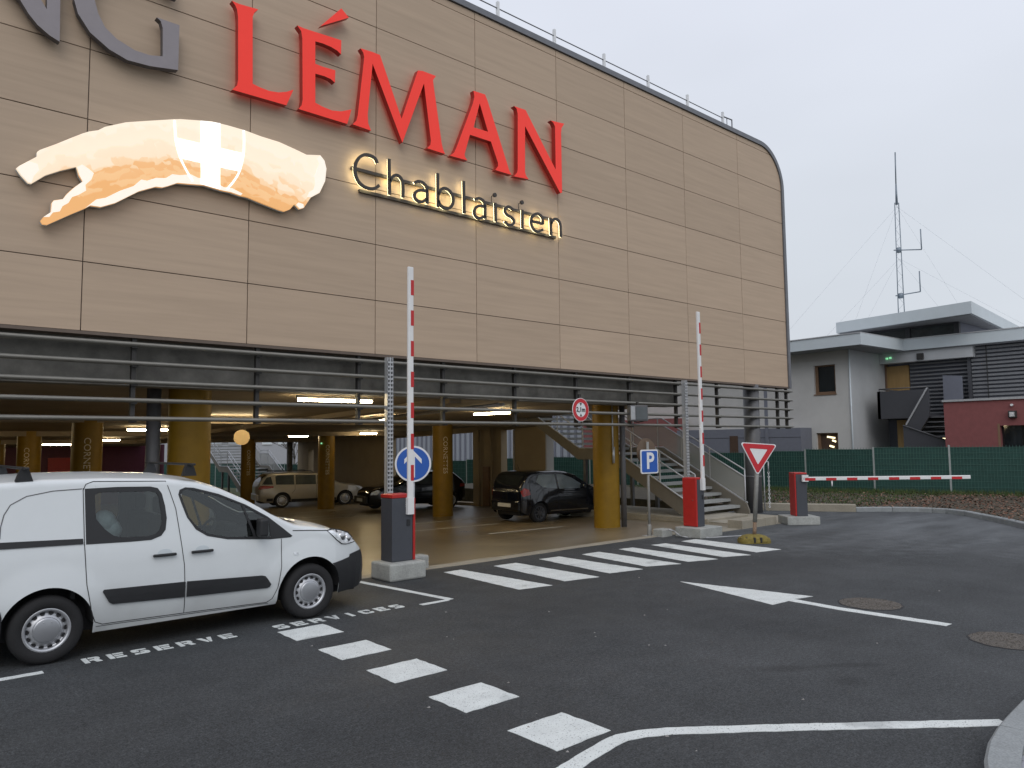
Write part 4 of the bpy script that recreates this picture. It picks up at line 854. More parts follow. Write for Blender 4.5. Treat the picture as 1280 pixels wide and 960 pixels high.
    def seam(s, name, pts, w, m, parent, off=.003, sides=(-1,)):
        P = []
        for a, b in zip(pts, pts[1:]):
            n = max(1, int(math.dist(a, b)/.06)); P += [(a[0]+(b[0]-a[0])*k/n, a[1]+(b[1]-a[1])*k/n) for k in range(n)]
        P.append(pts[-1])
        for sg in sides:
            vs = []
            for i, p in enumerate(P):
                a, c = P[max(i-1, 0)], P[min(i+1, len(P)-1)]; L = math.dist(a, c); nx, nz = -(c[1]-a[1])/L*w/2, (c[0]-a[0])/L*w/2
                for k in (1, -1): x, z = p[0]+nx*k, p[1]+nz*k; vs.append((x, sg*(s.ys(x, z)+off), z))
            b = MB().add(vs, [(2*i, 2*i+1, 2*i+3, 2*i+2) for i in range(len(P)-1)]); o = b.build(name, m, parent)
        return o
    def top_patch(s, name, rows, m, parent, off=.006, n=10):
        """rows: (x, half width) along the upper surface"""
        b = MB(); X = []
        for (a, wa), (c, wc) in zip(rows, rows[1:]):
            k = max(1, int(abs(c-a)/.05)); X += [(a+(c-a)*t/k, wa+(wc-wa)*t/k) for t in range(k)]
        X.append(rows[-1]); vs = []
        for x, w in X:
            dz = (s.T(x+.01)-s.T(x-.01))/.02; L = math.hypot(dz, 1)
            for j in range(n+1): y = -w+2*w*j/n; vs.append((x-dz/L*off, y, s.zt(x, y)+off/L))
        b.add(vs, [(i*(n+1)+j, i*(n+1)+j+1, (i+1)*(n+1)+j+1, (i+1)*(n+1)+j) for i in range(len(X)-1) for j in range(n)], 0, True); return b.build(name, m, parent)
HOLE = {}
def wheel(parent, x, y, r, rim=.62, steel=True, sg=-1, w=.2, label=None):
    e = bpy.data.objects.new('wheel', None); C.objects.link(e); e.parent = parent; e.location = (x, y, r)
    t = MB(); hw = w/2; rr = r*rim
    t.lathe([(rr, -hw*.8), (rr+.02, -hw), (r*.9, -hw*1.02), (r*.98, -hw*.75), (r, -hw*.4), (r, hw*.4), (r*.98, hw*.75), (r*.9, hw*1.02), (rr+.02, hw), (rr, hw*.8)], (0, 0, 0), (0, 1, 0), 36); t.build('tyre', 'tyre', e)
    q = MB(); o = sg*hw
    if steel:
        q.lathe([(rr+.004, o*.86), (rr-.012, o*.93), (rr-.03, o*.62), (rr*.88, o*.45), (rr*.70, o*.60), (rr*.64, o*.72), (.0, o*.74)], (0, 0, 0), (0, 1, 0), 40); ro = q.build('rim', 'steel_rim', e)
        key = (round(rr, 4), sg)
        for k in range(14):
            a = 2*math.pi*k/14
            if key not in HOLE:
                n_ = 10; vs = [(.017*math.sin(2*math.pi*i/n_), sg*.006+sg*.012*math.sin(2*math.pi*i/n_)*(-1), rr*.115*math.cos(2*math.pi*i/n_)) for i in range(n_)]
                o_ = MB().add(vs, [tuple(range(n_))]).build('rim_hole', 'gap_dark', ro); HOLE[key] = o_.data
            else: o_ = bpy.data.objects.new('rim_hole', HOLE[key]); C.objects.link(o_); o_.parent = ro
            o_.location = (math.cos(a)*rr*.80, o*.535, math.sin(a)*rr*.80); o_.rotation_euler = (0, -a, 0)
        cp = MB().lathe([(rr*.60, o*.70), (rr*.585, o*.83), (rr*.50, o*.88), (0.0, o*.90)], (0, 0, 0), (0, 1, 0), 32)
        for a in (60, 110): cp.lathe([(.006, 0), (.006, sg*.003), (0, sg*.003)], (math.cos(R(a))*rr*.40, o*.885, math.sin(R(a))*rr*.40), (0, 1, 0), 8)
        cp.build('hub_cap', 'hub_cap', e)
    else:
        q.lathe([(rr+.004, o*.86), (rr-.02, o*.9), (rr-.035, o*.45), (.0, o*.42)], (0, 0, 0), (0, 1, 0), 32); ro = q.build('rim', 'cab_dark', e)
        h = MB()
        for k in range(9):
            a = 2*math.pi*k/9; h.bar((0, o*.66, 0), (math.cos(a)*(rr-.015), o*.72, math.sin(a)*(rr-.015)), .045, .03)
        h.lathe([(.06, o*.5), (.055, o*.85), (0, o*.87)], (0, 0, 0), (0, 1, 0), 16); h.build('spokes', 'rim_dark', ro)
    return e

# --- the white van, nose towards +x; local x equals world X, centre line at Y = 9.42
VAN = empty('parked_van', (0, 9.42, 0), R(.6), 'white panel van with black side trim and roof bars, parked beside the painted words', 'van')
VAN.location = (0, 9.42-.025, 0)
van = Car(top=[(.70, 1.30), (.73, 1.62), (.80, 1.74), (.95, 1.785), (1.4, 1.81), (2.0, 1.805), (2.6, 1.775), (2.9, 1.725), (3.15, 1.645), (3.41, 1.52), (3.6, 1.41), (3.73, 1.325), (3.9, 1.235), (4.02, 1.18), (4.12, 1.155), (4.3, 1.13), (4.57, 1.065), (4.75, .985), (4.89, .915), (5.0, .82), (5.08, .71), (5.13, .56), (5.15, .45)],
          half=[(.70, .74), (.73, .82), (.80, .86), (1.0, .885), (2.0, .90), (3.8, .90), (4.3, .89), (4.55, .865), (4.75, .81), (4.90, .755), (5.02, .675), (5.11, .56), (5.15, .45)],
          arches=[(1.475, .325, .40), (4.21, .325, .41)], sill=[(.7, .30), (1.0, .25), (1.9, .225), (3.8, .225), (4.6, .24), (5.05, .26)], belt=1.03, tumble=.155, r=.075, crown=.05, x0=.70, x1=5.15)
SDF = [(1.78, 1.655), (2.08, 1.66), (2.40, 1.65), (2.475, 1.63), (2.515, 1.57), (2.545, 1.44), (2.56, 1.31), (2.545, 1.19), (2.50, 1.13), (2.40, 1.095), (2.2, 1.095), (1.79, 1.105)]
SDG = [(1.87, 1.585), (1.90, 1.605), (1.95, 1.612), (2.40, 1.60), (2.455, 1.585), (2.485, 1.54), (2.515, 1.28), (2.485, 1.19), (2.44, 1.15), (2.37, 1.138), (2.12, 1.145), (2.04, 1.17), (1.96, 1.24), (1.88, 1.35)]
FDF = [(2.685, 1.55), (2.70, 1.60), (2.76, 1.625), (2.85, 1.615), (3.12, 1.535), (3.42, 1.40), (3.68, 1.245), (3.84, 1.115), (3.975, 1.0), (3.95, .985), (3.70, .985), (3.20, 1.03), (2.98, 1.085), (2.86, 1.165), (2.77, 1.30), (2.72, 1.44)]
FDG = [(2.71, 1.55), (2.735, 1.59), (2.79, 1.602), (3.12, 1.508), (3.37, 1.40), (3.49, 1.075), (3.50, 1.035), (3.20, 1.055), (2.99, 1.11), (2.88, 1.185), (2.79, 1.305), (2.745, 1.44)]
QTG = [(3.40, 1.385), (3.66, 1.225), (3.695, 1.17), (3.70, 1.015), (3.53, 1.03), (3.515, 1.09)]
def grow(P, k):
    cx = sum(p[0] for p in P)/len(P); cz = sum(p[1] for p in P)/len(P); return [(p[0]+(k if p[0] > cx else -k)*.6, p[1]+(k if p[1] > cz else -k)*.6) for p in P]
bd = van.body('body', 'car_white', VAN, holes=[grow(SDG, .012), grow(FDG, .008), grow(QTG, .006)], top_hole=(3.16, 3.92, .60), lining='lining')
van.seam('door_gap', [(1.765, 1.66), (1.775, 1.12), (1.80, .71), (1.85, .44), (1.89, .335), (1.96, .30), (2.755, .285)], .0075, 'gap_dark', VAN)
van.seam('door_gap', [(1.765, 1.64), (1.79, 1.70), (1.86, 1.725), (2.56, 1.70), (2.60, 1.58), (2.655, 1.40), (2.735, .80), (2.755, .285), (3.68, .262), (3.74, .30), (3.79, .42), (3.83, .66), (3.835, .98)], .0075, 'gap_dark', VAN)
van.seam('panel_crease_shade', [(1.07, 1.22), (1.075, 1.33), (1.10, 1.44), (1.15, 1.53), (1.28, 1.605), (1.50, 1.645), (1.755, 1.655)], .009, 'post_grey', VAN)  # grey strip drawn on for the shade along the pressed panel edge
van.seam('sill_gap', [(1.90, .285), (2.75, .268), (3.70, .248)], .006, 'gap_dark', VAN)
for sg in (-1, 1):
    dr = van.patch('sliding_door_window', SDF, 'plastic_black', VAN, .004, .01, sides=(sg,), holes=[SDG[::-1]])
    van.patch('glass', SDG, 'window_glass', VAN, -.004, .003, sides=(sg,)).parent = dr
    fd = van.patch('front_door_window', FDF, 'plastic_black', VAN, .004, .01, sides=(sg,), holes=[FDG[::-1], QTG[::-1]])
    for P in (FDG, QTG): van.patch('glass', P, 'window_glass', VAN, -.004, .003, sides=(sg,)).parent = fd
# cabin seen through the glass
for y in (-.42, .42):
    st = MB().bevbox(2.72, 3.22, y-.25, y+.25, .62, .80, .05).bevbox(2.56, 2.76, y-.25, y+.25, .72, 1.30, .06).bevbox(2.56, 2.68, y-.13, y+.13, 1.33, 1.52, .04).build('seat', 'seat_fabric', VAN)
MB().bevbox(3.62, 4.05, -.78, .78, .70, 1.02, .06).bevbox(3.58, 3.75, .18, .66, .98, 1.10, .04).build('dashboard', 'plastic_black', VAN)
MB().lathe([(.19+.018*math.cos(a), .018*math.sin(a)) for a in [2*math.pi*k/10 for k in range(11)]], (3.42, .42, .98), (-.85, 0, .5), 28).path([(3.42, .42, .98), (3.64, .42, .86)], .03).build('steering_wheel', 'plastic_black', VAN)
MB().box(.8, 3.9, -.50, .50, .52, .56).box(1.70, 1.74, -.72, .72, .56, 1.58).build('cabin_floor', 'lining', VAN)
MB().bevbox(1.85, 2.30, -.7, .7, .56, 1.0, .05).build('rear_bench', 'seat_fabric', VAN)
MB().bar((3.28, -.05, 1.5), (3.30, .12, 1.5), .03, .07).build('rear_view_mirror', 'plastic_black', VAN)
van.patch('side_moulding', [(1.945, .625), (1.955, .645), (2.745, .625), (2.745, .462), (2.04, .492), (2.005, .515)], 'plastic_black', VAN, .018, .02)
van.patch('side_moulding', [(2.765, .625), (3.60, .585), (3.635, .575), (3.66, .545), (3.705, .475), (3.69, .445), (3.66, .435), (2.765, .462)], 'plastic_black', VAN, .018, .02)
van.patch('door_rail', [(.85, 1.195), (1.76, 1.165), (1.765, 1.112), (.85, 1.13)], 'plastic_black', VAN, .010, .015)
for a in (2.41, 2.80):
    van.patch('handle_recess_shade', [(a+.05+.075+.075*math.cos(t), .945+.045*math.sin(t)) for t in [2*math.pi*i/14 for i in range(14)]], 'fascia_white', VAN, .002, .004)  # flat oval in slightly darker white, painting the shade of a handle recess
    y = -(van.ys(a, .94)+.03); h = MB().bevbox(a, a+.235, y-.014, y+.014, .915, .945, .01).box(a+.01, a+.04, y, y+.03, .92, .94).box(a+.19, a+.22, y, y+.03, .92, .94).build('door_handle', 'plastic_black', VAN)
van.patch('side_repeater', [(3.98, .805), (4.04, .80), (4.045, .775), (3.985, .78)], 'lens_clear', VAN, .008, .01)
van.patch('front_bumper', [(4.50, .622), (4.66, .642), (4.78, .662), (4.79, .695), (4.88, .712), (5.01, .725), (5.10, .64), (5.14, .50), (5.14, .28), (4.95, .25), (4.625, .24), (4.622, .34), (4.60, .45), (4.56, .54)], 'plastic_black', VAN, .012, .016, sides=(-1, 1), cell=.05)
MB().bevbox(5.13, 5.17, -.46, .46, .27, .56, .02).build('bumper_nose', 'plastic_black', VAN); MB().bevbox(5.09, 5.135, -.40, .40, .575, .66, .01).build('grille', 'gap_dark', VAN)
van.patch('rear_bumper', [(.705, .56), (1.085, .56), (1.10, .50), (1.10, .28), (.72, .28)], 'plastic_black', VAN, .012, .016, sides=(-1, 1))
hl = van.patch('headlight', [(4.45, 1.016), (4.55, 1.022), (4.66, 1.0), (4.80, .952), (4.87, .89), (4.875, .845), (4.72, .832), (4.66, .842), (4.57, .905)], 'lens_clear', VAN, .010, .02, sides=(-1, 1), cell=.05)
van.patch('headlight_surround', [(4.435, 1.024), (4.55, 1.032), (4.67, 1.010), (4.81, .962), (4.885, .895), (4.888, .835), (4.72, .822), (4.65, .834), (4.56, .90)], 'gap_dark', VAN, .006, .02, sides=(-1, 1), cell=.05)
for x, z, r_ in ((4.66, .925, .05), (4.76, .89, .042)):
    for sg in (-1, 1): o = MB().lathe([(r_, 0), (r_*.9, sg*.006), (r_*.5, sg*.012), (0, sg*.013)], (x, sg*(van.ys(x, z)+.008), z), (0, 1, 0), 18).build('reflector', 'chrome', VAN)
van.top_patch('windscreen', [(3.12, .62), (3.5, .64), (3.95, .66)], 'window_glass', VAN); van.top_patch('scuttle', [(3.97, .68), (4.12, .70)], 'plastic_black', VAN, .004)
van.seam('bonnet_gap', [(3.98, 1.06), (4.2, 1.045), (4.46, 1.02)], .010, 'gap_dark', VAN)
MB().bevbox(.66, .70, -.6, .6, .3, .5, .015).build('rear_step', 'plastic_black', VAN)
mi = MB().bevbox(3.50, 3.61, -1.06, -.93, 1.035, 1.245, .03).bar((3.62, -.86, 1.05), (3.57, -.97, 1.08), .05, .06).build('door_mirror', 'plastic_black', VAN)
for x, L in ((1.20, .15), (2.76, .14)):
    rb = MB().bevbox(x+.045, x+.085, -.86, .86, 1.86, 1.885, .008).build('roof_bar', 'plastic_black', VAN)
    for sg in (-1, 1):
        y = sg*.70; f = MB().prism([[(x-.01, 1.745), (x+.02, 1.84), (x+.045, 1.885), (x+.085, 1.885), (x+.11, 1.84), (x+.14, 1.745)]], lambda a, b, d: (a, y+d, b), -.035, .035).build('foot', 'plastic_black', VAN); f.parent = rb
for x in (1.475, 4.21):
    for sg in (-1, 1): wheel(VAN, x, sg*.79, .322, .63, True, sg, .2)

bun = MB()
for k in range(7): bun.lathe([(0, -.12), (.09, -.09), (.13, 0), (.09, .09), (0, .12)], (1.98+.09*random.random(), 8.83+.12*random.random(), 1.02+.045*k), (random.random(), random.random(), 1), 9)
tag(bun.build('plastic_bundle', 'bundle'), 'pale crumpled plastic bundle behind the rear side window of the van', 'bundle')
# --- parked cars inside
def small_car(name, loc, rz, label, car, body_m, side_glass, rear, front, wheels, r, lamps, steel=False, glass='glass_seen'):
    e = empty(name, loc, rz, label, 'car'); car.body('body', body_m, e)
    for q in side_glass: car.patch('side_window', q, glass, e, .006, .01, sides=(-1, 1))
    car.top_patch('rear_window', rear, 'glass_dark', e); car.top_patch('windscreen', front, 'glass_dark', e)
    for x in wheels:
        for sg in (-1, 1): wheel(e, x, sg*(ip(car.half, x)-.115), r, .66, steel, sg, .19)
    for q in lamps: car.patch('tail_light', q, 'lens_red', e, .012, .02, sides=(-1, 1), cell=.05)
    return e
# black three-door hatchback
hb = Car(top=[(0, .92), (.03, 1.02), (.10, 1.18), (.24, 1.36), (.36, 1.425), (.7, 1.46), (1.3, 1.465), (1.7, 1.44), (2.05, 1.35), (2.5, 1.10), (2.72, 1.0), (3.1, .93), (3.4, .82), (3.55, .66), (3.6, .45)],
         half=[(0, .60), (.05, .69), (.14, .76), (.4, .81), (1.5, .825), (2.9, .81), (3.2, .75), (3.45, .62), (3.6, .45)], arches=[(.60, .28, .335), (2.97, .28, .335)], sill=[(0, .35), (.2, .22), (3.3, .22), (3.6, .28)], belt=.90, tumble=.24, r=.07, crown=.03, x0=0, x1=3.6)
HB = small_car('parked_car', (0, 0, 0), 0, 'black three-door hatchback parked left of the front ochre column', hb, 'car_black',
    [[(.50, 1.14), (.62, 1.33), (.78, 1.345), (1.22, 1.345), (1.25, .94), (.72, .99)], [(1.30, 1.345), (1.58, 1.33), (1.9, 1.23), (2.35, .99), (2.33, .93), (1.33, .93)]],
    [(.045, .50), (.20, .54), (.30, .53)], [(2.02, .60), (2.5, .64)], (.60, 2.97), .285, [[(.02, .88), (.09, .98), (.22, .93), (.26, .80), (.05, .74)]], glass='glass_side')
hb.seam('door_gap', [(1.27, 1.3), (1.27, .9), (1.30, .40), (1.42, .28), (2.4, .28), (2.5, .4), (2.52, .9)], .012, 'gap_dark', HB); hb.patch('sill_moulding', [(1.0, .345), (2.5, .345), (2.5, .31), (1.0, .31)], 'chrome', HB, .008)
MB().bevbox(1.40, 1.50, -.845, -.815, .80, .83, .008).build('door_handle', 'plastic_black', HB)
MB().bevbox(2.12, 2.24, -1.0, -.82, .93, 1.05, .03).build('door_mirror', 'car_black', HB)
MB().bevbox(-.05, .07, -.62, .62, .33, .60, .04).build('rear_bumper', 'car_black', HB); MB().box(-.062, -.05, -.28, .28, .44, .54).build('number_plate', 'plate', HB)
MB().path([(.02, .1, .93), (-.005, -.42, .90)], .012).build('rear_wiper', 'plastic_black', HB); MB().tube((.5, 0, 1.46), (.42, 0, 1.62), .006).build('aerial', 'plastic_black', HB)
HB.location = (13.98, 16.35, zf(16)); HB.rotation_euler = (0, R(-1.0)*-1, R(-1.5))
# beige estate car
we = Car(top=[(0, .95), (.04, 1.05), (.20, 1.30), (.42, 1.46), (.6, 1.485), (1.5, 1.50), (2.4, 1.47), (2.75, 1.40), (3.4, 1.04), (3.6, .985), (4.2, .90), (4.5, .80), (4.62, .62), (4.66, .45)],
         half=[(0, .66), (.06, .76), (.2, .83), (.6, .87), (2, .89), (3.8, .88), (4.2, .83), (4.5, .68), (4.66, .5)], arches=[(.98, .31, .365), (3.68, .31, .365)], sill=[(0, .35), (.3, .24), (4.3, .24), (4.66, .28)], belt=.93, tumble=.22, r=.08, crown=.03, x0=0, x1=4.66)
WE = small_car('parked_car', (0, 0, 0), 0, 'beige estate car parked behind the lettered ochre column by the far wall', we, 'car_beige',
    [[(.16, 1.0), (.34, 1.29), (.52, 1.33), (.60, 1.0)], [(.72, .99), (.70, 1.33), (.80, 1.37), (1.48, 1.38), (1.48, .97)], [(1.54, .97), (1.54, 1.38), (2.40, 1.36), (2.40, .96)], [(2.46, .96), (2.46, 1.36), (2.66, 1.31), (3.22, .99), (3.2, .95)]],
    [(.07, .58), (.22, .64), (.36, .62)], [(2.74, .62), (3.38, .68)], (.98, 3.68), .315, [[(.02, .80), (.04, .90), (.10, .95), (.30, .96), (.62, .93), (.62, .86), (.28, .82)]], steel=True)
we.patch('side_skirt', [(.35, .42), (.60, .42), (.60, .30), (.35, .30)], 'plastic_black', WE, .01); we.patch('side_skirt', [(1.36, .36), (3.30, .36), (3.30, .25), (1.36, .25)], 'plastic_black', WE, .01)
we.seam('door_gap', [(2.43, 1.3), (2.43, .35)], .012, 'gap_dark', WE); we.seam('door_gap', [(1.51, 1.3), (1.51, .75), (1.38, .6)], .012, 'gap_dark', WE)
we.patch('headlight', [(4.20, .80), (4.32, .84), (4.52, .76), (4.55, .66), (4.38, .66)], 'lens_clear', WE, .012, .02, sides=(-1, 1), cell=.05)
for sg in (-1, 1): MB().path([(.6, sg*.62, 1.50), (.7, sg*.62, 1.54), (2.2, sg*.62, 1.54), (2.3, sg*.62, 1.50)], .015).build('roof_rail', 'plastic_black', WE)
MB().bevbox(-.05, .07, -.7, .7, .32, .60, .04).build('rear_bumper', 'car_beige', WE); MB().bevbox(3.02, 3.14, -1.03, -.87, .97, 1.09, .03).build('door_mirror', 'plastic_black', WE)
WE.location = (13.05, 31.75, zf(30.8)); WE.rotation_euler = (0, 0, R(-13))
# dark saloon, nose towards the aisle
ds = Car(top=[(0, .90), (.04, .98), (.25, 1.15), (.55, 1.38), (.8, 1.43), (1.6, 1.45), (2.1, 1.40), (2.5, 1.22), (2.85, 1.02), (3.1, .96), (3.7, .88), (3.95, .76), (4.05, .6), (4.08, .45)],
         half=[(0, .62), (.06, .72), (.2, .79), (.6, .83), (2, .84), (3.3, .82), (3.7, .76), (3.95, .62), (4.08, .48)], arches=[(.72, .29, .345), (3.22, .29, .345)], sill=[(0, .35), (.3, .23), (3.8, .23), (4.08, .28)], belt=.92, tumble=.24, r=.08, crown=.03, x0=0, x1=4.08)
DS = small_car('parked_car', (0, 0, 0), 0, 'dark car parked behind the blue arrow sign, bonnet towards the left', ds, 'car_black',
    [[(.62, 1.02), (.78, 1.29), (1.42, 1.32), (1.42, .96)], [(1.48, .96), (1.48, 1.32), (1.95, 1.29), (2.72, .98), (2.7, .94)]],
    [(.08, .54), (.3, .62), (.48, .60)], [(2.12, .60), (2.82, .66)], (.72, 3.22), .30, [[(.02, .80), (.05, .90), (.30, .92), (.34, .80)]], steel=True)
ds.patch('headlight', [(3.62, .74), (3.74, .80), (3.92, .72), (3.96, .62), (3.76, .62)], 'lens_clear', DS, .012, .02, sides=(-1, 1), cell=.05)
MB().bevbox(4.03, 4.12, -.6, .6, .30, .56, .04).build('front_bumper', 'plastic_black', DS); MB().box(4.122, 4.132, -.26, .26, .38, .49).build('number_plate', 'plate', DS)
MB().bevbox(2.42, 2.54, .83, 1.0, .96, 1.08, .03).build('door_mirror', 'car_black', DS)
DS.location = (18.3, 24.35, zf(24.3)); DS.rotation_euler = (0, 0, R(172))

# ------------------------------------------------------------------ barriers
def boom(e, vertical, L, z, x, y, seg, gap, side=1):
    if vertical:
        b = MB().bevbox(x-.05, x+.05, y-.025, y+.025, z, z+L, .012).build('boom', 'boom_white', e)
        k = z+.42
        while k < z+L-.3: MB().box(x-.005, x+.052, y-.028, y+.0, k, k+seg).build('reflective_band', 'boom_red', b); k += seg+gap
        MB().box(x-.06, x+.055, y-.03, y+.03, z-.10, z+.16).build('boom_clamp', 'boom_white', b)
    else:
        b = MB().bevbox(x, x+L, y-.025, y+.025, z-.045, z+.045, .012).build('boom', 'boom_white', e); k = x+.06
        while k < x+L-.2: MB().box(k, k+seg, y-.028, y+.0, z-.046, z+.018).build('reflective_band', 'boom_red', b); k += seg+gap
    return b
# near left: dark cabinet, red lid and door, boom up
b1 = empty('barrier', (6.49, 10.18, 0), 0, 'dark barrier cabinet with red edge, raised boom, before the blue arrow sign', 'barrier', 'car park barriers')
cb = MB().bevbox(-.33, .33, -.30, .27, 0, .265, .03).build('concrete_base', 'concrete_block', b1)
MB().bevbox(-.19, .19, -.13, .20, .266, 1.235, .012).build('cabinet', 'cab_dark', b1); MB().bevbox(-.195, .195, -.135, .205, 1.236, 1.295, .012).build('cabinet_lid', 'cab_red', b1)
MB().bevbox(.192, .232, -.14, .20, .270, 1.225, .008).build('cabinet_door', 'cab_red', b1)
MB().bevbox(.075, .135, -.142, -.128, .80, .90, .004).build('lock_plate', 'plastic_black', b1)
for z in (1.13, 1.17, 1.10): MB().tube((.055, -.131, z), (.055, -.136, z), .008, n=8).build('bolt', 'chrome', b1)
boom(b1, True, 3.82, 1.08, .12, -.16, .245, .245)
tag(MB().bevbox(6.93, 7.36, 10.58, 10.82, -.02, .22, .03).build('concrete_block', 'concrete_block'), 'rough concrete block behind the near left barrier base', 'concrete block')
# middle: red door towards the picture, boom up
b2 = empty('barrier', (14.03, 10.0, 0), 0, 'red fronted barrier cabinet with raised boom beside the blue parking sign', 'barrier', 'car park barriers')
MB().bevbox(-.38, .44, -.40, .26, 0, .21, .015).build('concrete_base', 'concrete_block', b2)
MB().bevbox(-.11, .14, -.16, .20, .211, 1.23, .012).build('cabinet', 'cab_dark', b2); MB().bevbox(-.155, -.113, -.165, .205, .213, 1.27, .02).build('cabinet_door', 'cab_red', b2)
MB().bevbox(-.112, .145, -.165, .205, 1.231, 1.275, .012).build('cabinet_lid', 'cab_red', b2)
MB().bevbox(.055, .10, -.172, -.158, .80, .90, .004).build('lock_plate', 'plastic_black', b2)
MB().tube((-.152, -.06, .78), (-.158, -.06, .78), .012, n=10).build('door_lock', 'chrome', b2)
boom(b2, True, 3.85, 1.10, .06, -.19, .245, .245)
# right: boom down across the exit lane
b3 = empty('barrier', (17.63, 9.55, 0), R(-41), 'red and dark barrier cabinet with lowered boom across the exit lane', 'barrier', 'car park barriers')
MB().bevbox(-.30, .50, -.16, .52, 0, .20, .015).build('concrete_base', 'concrete_block', b3)
MB().bevbox(.0, .27, 0, .36, .201, 1.225, .012).build('cabinet', 'cab_dark', b3); MB().bevbox(-.04, -.002, -.005, .365, .203, 1.255, .012).build('cabinet_door', 'cab_red', b3)
MB().bevbox(-.04, .275, -.006, .366, 1.226, 1.268, .012).build('cabinet_lid', 'cab_red', b3); MB().box(.13, .285, -.075, -.01, 1.05, 1.21).build('boom_clamp', 'boom_white', b3)
bo = boom(b3, False, 4.15, 1.12, .14, -.05, .255, .262)
MB().tube((2.72-1.85, -.045, 1.07), (2.72-1.85, -.045, .93), .02, n=8).build('boom_latch', 'sign_white', bo)
tag(MB().bevbox(13.33, 13.68, 10.35, 10.62, -.02, .16, .02).build('concrete_block', 'concrete_block'), 'small concrete block between the parking sign and the red barrier', 'concrete block')
ed = empty('edging_block', (16.5, 10.0, 0), label='long pale concrete edging between the two right hand barriers', cat='kerb block')
for a, b_ in ((15.82, 16.30), (16.31, 16.82), (16.83, 17.34)): MB().bevbox(a-16.5, b_-16.5, -.05, .35, -.02, .20, .015).build('block', 'concrete_pale', ed)
tag(MB().path([(13.45, 10.3, .16), (13.52, 10.2, .14), (13.56, 10.05, .03), (13.62, 9.9, .012), (13.9, 9.55, .012), (14.5, 9.3, .012), (14.9, 9.1, .012)], .014, n=6).build('loose_cable', 'galv_light'), 'pale loose cable lying on the asphalt below the red barrier', 'cable')
# ------------------------------------------------------------------ road signs
def rrect(w, h, r, n=5):
    q = []
    for cx, cy, a0 in ((w/2-r, h/2-r, 0), (-w/2+r, h/2-r, 90), (-w/2+r, -h/2+r, 180), (w/2-r, -h/2+r, 270)):
        q += [(cx+r*math.cos(R(a0+90*k/n)), cy+r*math.sin(R(a0+90*k/n))) for k in range(n+1)]
    return q
circ = lambda r, n=40: [(r*math.cos(2*math.pi*i/n), r*math.sin(2*math.pi*i/n)) for i in range(n)]
VZ = lambda a, b, d: (a, d, b)            # sign faces look along local -y
def plate(parent, name, loops, m, y0, y1, z):
    o = MB().prism(loops, lambda a, b, d: (a, d, b+z), y0, y1).build(name, m, parent); return o
# blue ahead-only arrow
s = empty('arrow_sign', (7.62, 11.46, zf(11.5)), R(56-90), 'round blue sign with white upward arrow behind the raised boom', 'road sign')
z = 1.745
plate(s, 'disc', [circ(.325)], 'sign_white', 0, .02, z); plate(s, 'blue_face', [circ(.292)], 'sign_blue', -.005, -.001, z)
plate(s, 'arrow', [[(-.035, -.245), (.035, -.245), (.035, .13), (.155, -.0), (.155, .085), (0, .245), (-.155, .085), (-.155, 0), (-.035, .13)]], 'sign_white', -.009, -.006, z)
MB().tube((0, .05, 0), (0, .05, 2.0), .032, n=12).build('pole', 'galvanised', s); MB().box(-.2, .2, .022, .04, z-.1, z-.06).box(-.2, .2, .022, .04, z+.1, z+.14).build('bracket', 'galvanised', s)
# height limit
s = empty('height_limit_sign', (12.25, 11.70, 2.80), 0, 'round white sign with red ring and 2,1m hung on the louvres', 'road sign')
plate(s, 'disc', [circ(.262)], 'sign_white', 0, .015, 0); plate(s, 'red_ring', [circ(.25), circ(.165)[::-1]], 'sign_red', -.005, -.001, 0)
b = text_mesh('2,1m', .145, .002, .004, 1.0); b.v = [(x, -.004-zz, y) for x, y, zz in b.v]; b.build('lettering', 'sign_black', s, fix=False)
for sg in (1, -1): plate(s, 'pointer', [[(-.035, sg*.15), (.035, sg*.15), (0, sg*.085)]], 'sign_black', -.005, -.001, 0)
MB().box(-.03, .03, .016, .06, -.2, .35).build('bracket', 'bracket_metal', s)
# parking
s = empty('parking_sign', (13.38, 10.75, -.01), R(-4), 'square blue parking sign with white P on a grey pole by the zebra crossing', 'road sign')
z = 1.64
MB().tube((0, 0, 0), (0, 0, 2.08), .032, n=12).build('pole', 'sign_pole', s); MB().lathe([(.05, 0), (.048, .22), (.034, .26), (.0, .265)], (0, 0, 0), (0, 0, 1), 14).build('pole_sleeve', 'sign_pole', s)
MB().box(-.12, .12, -.12, .12, 0, .012).build('base_plate', 'galvanised', s)
plate(s, 'board', [rrect(.56, .53, .05)], 'sign_white', -.055, -.035, z); plate(s, 'blue_face', [rrect(.50, .47, .035)], 'sign_blue', -.060, -.056, z)
b = text_mesh('P', .50, .002, .012, 1.0); b.v = [(x+.01, -.064-zz, y+z) for x, y, zz in b.v]; b.build('letter', 'sign_white', s, fix=False)
o = MB().prism([circ(.30, 32)], lambda a, b, d: (a, d, b+1.86), .033, .05).build('round_sign_back', 'sign_back', s); o.location = (0, 0, 0)
MB().box(-.02, .02, .02, .034, 1.62, 2.1).build('sign_rail', 'rust_pole', s)
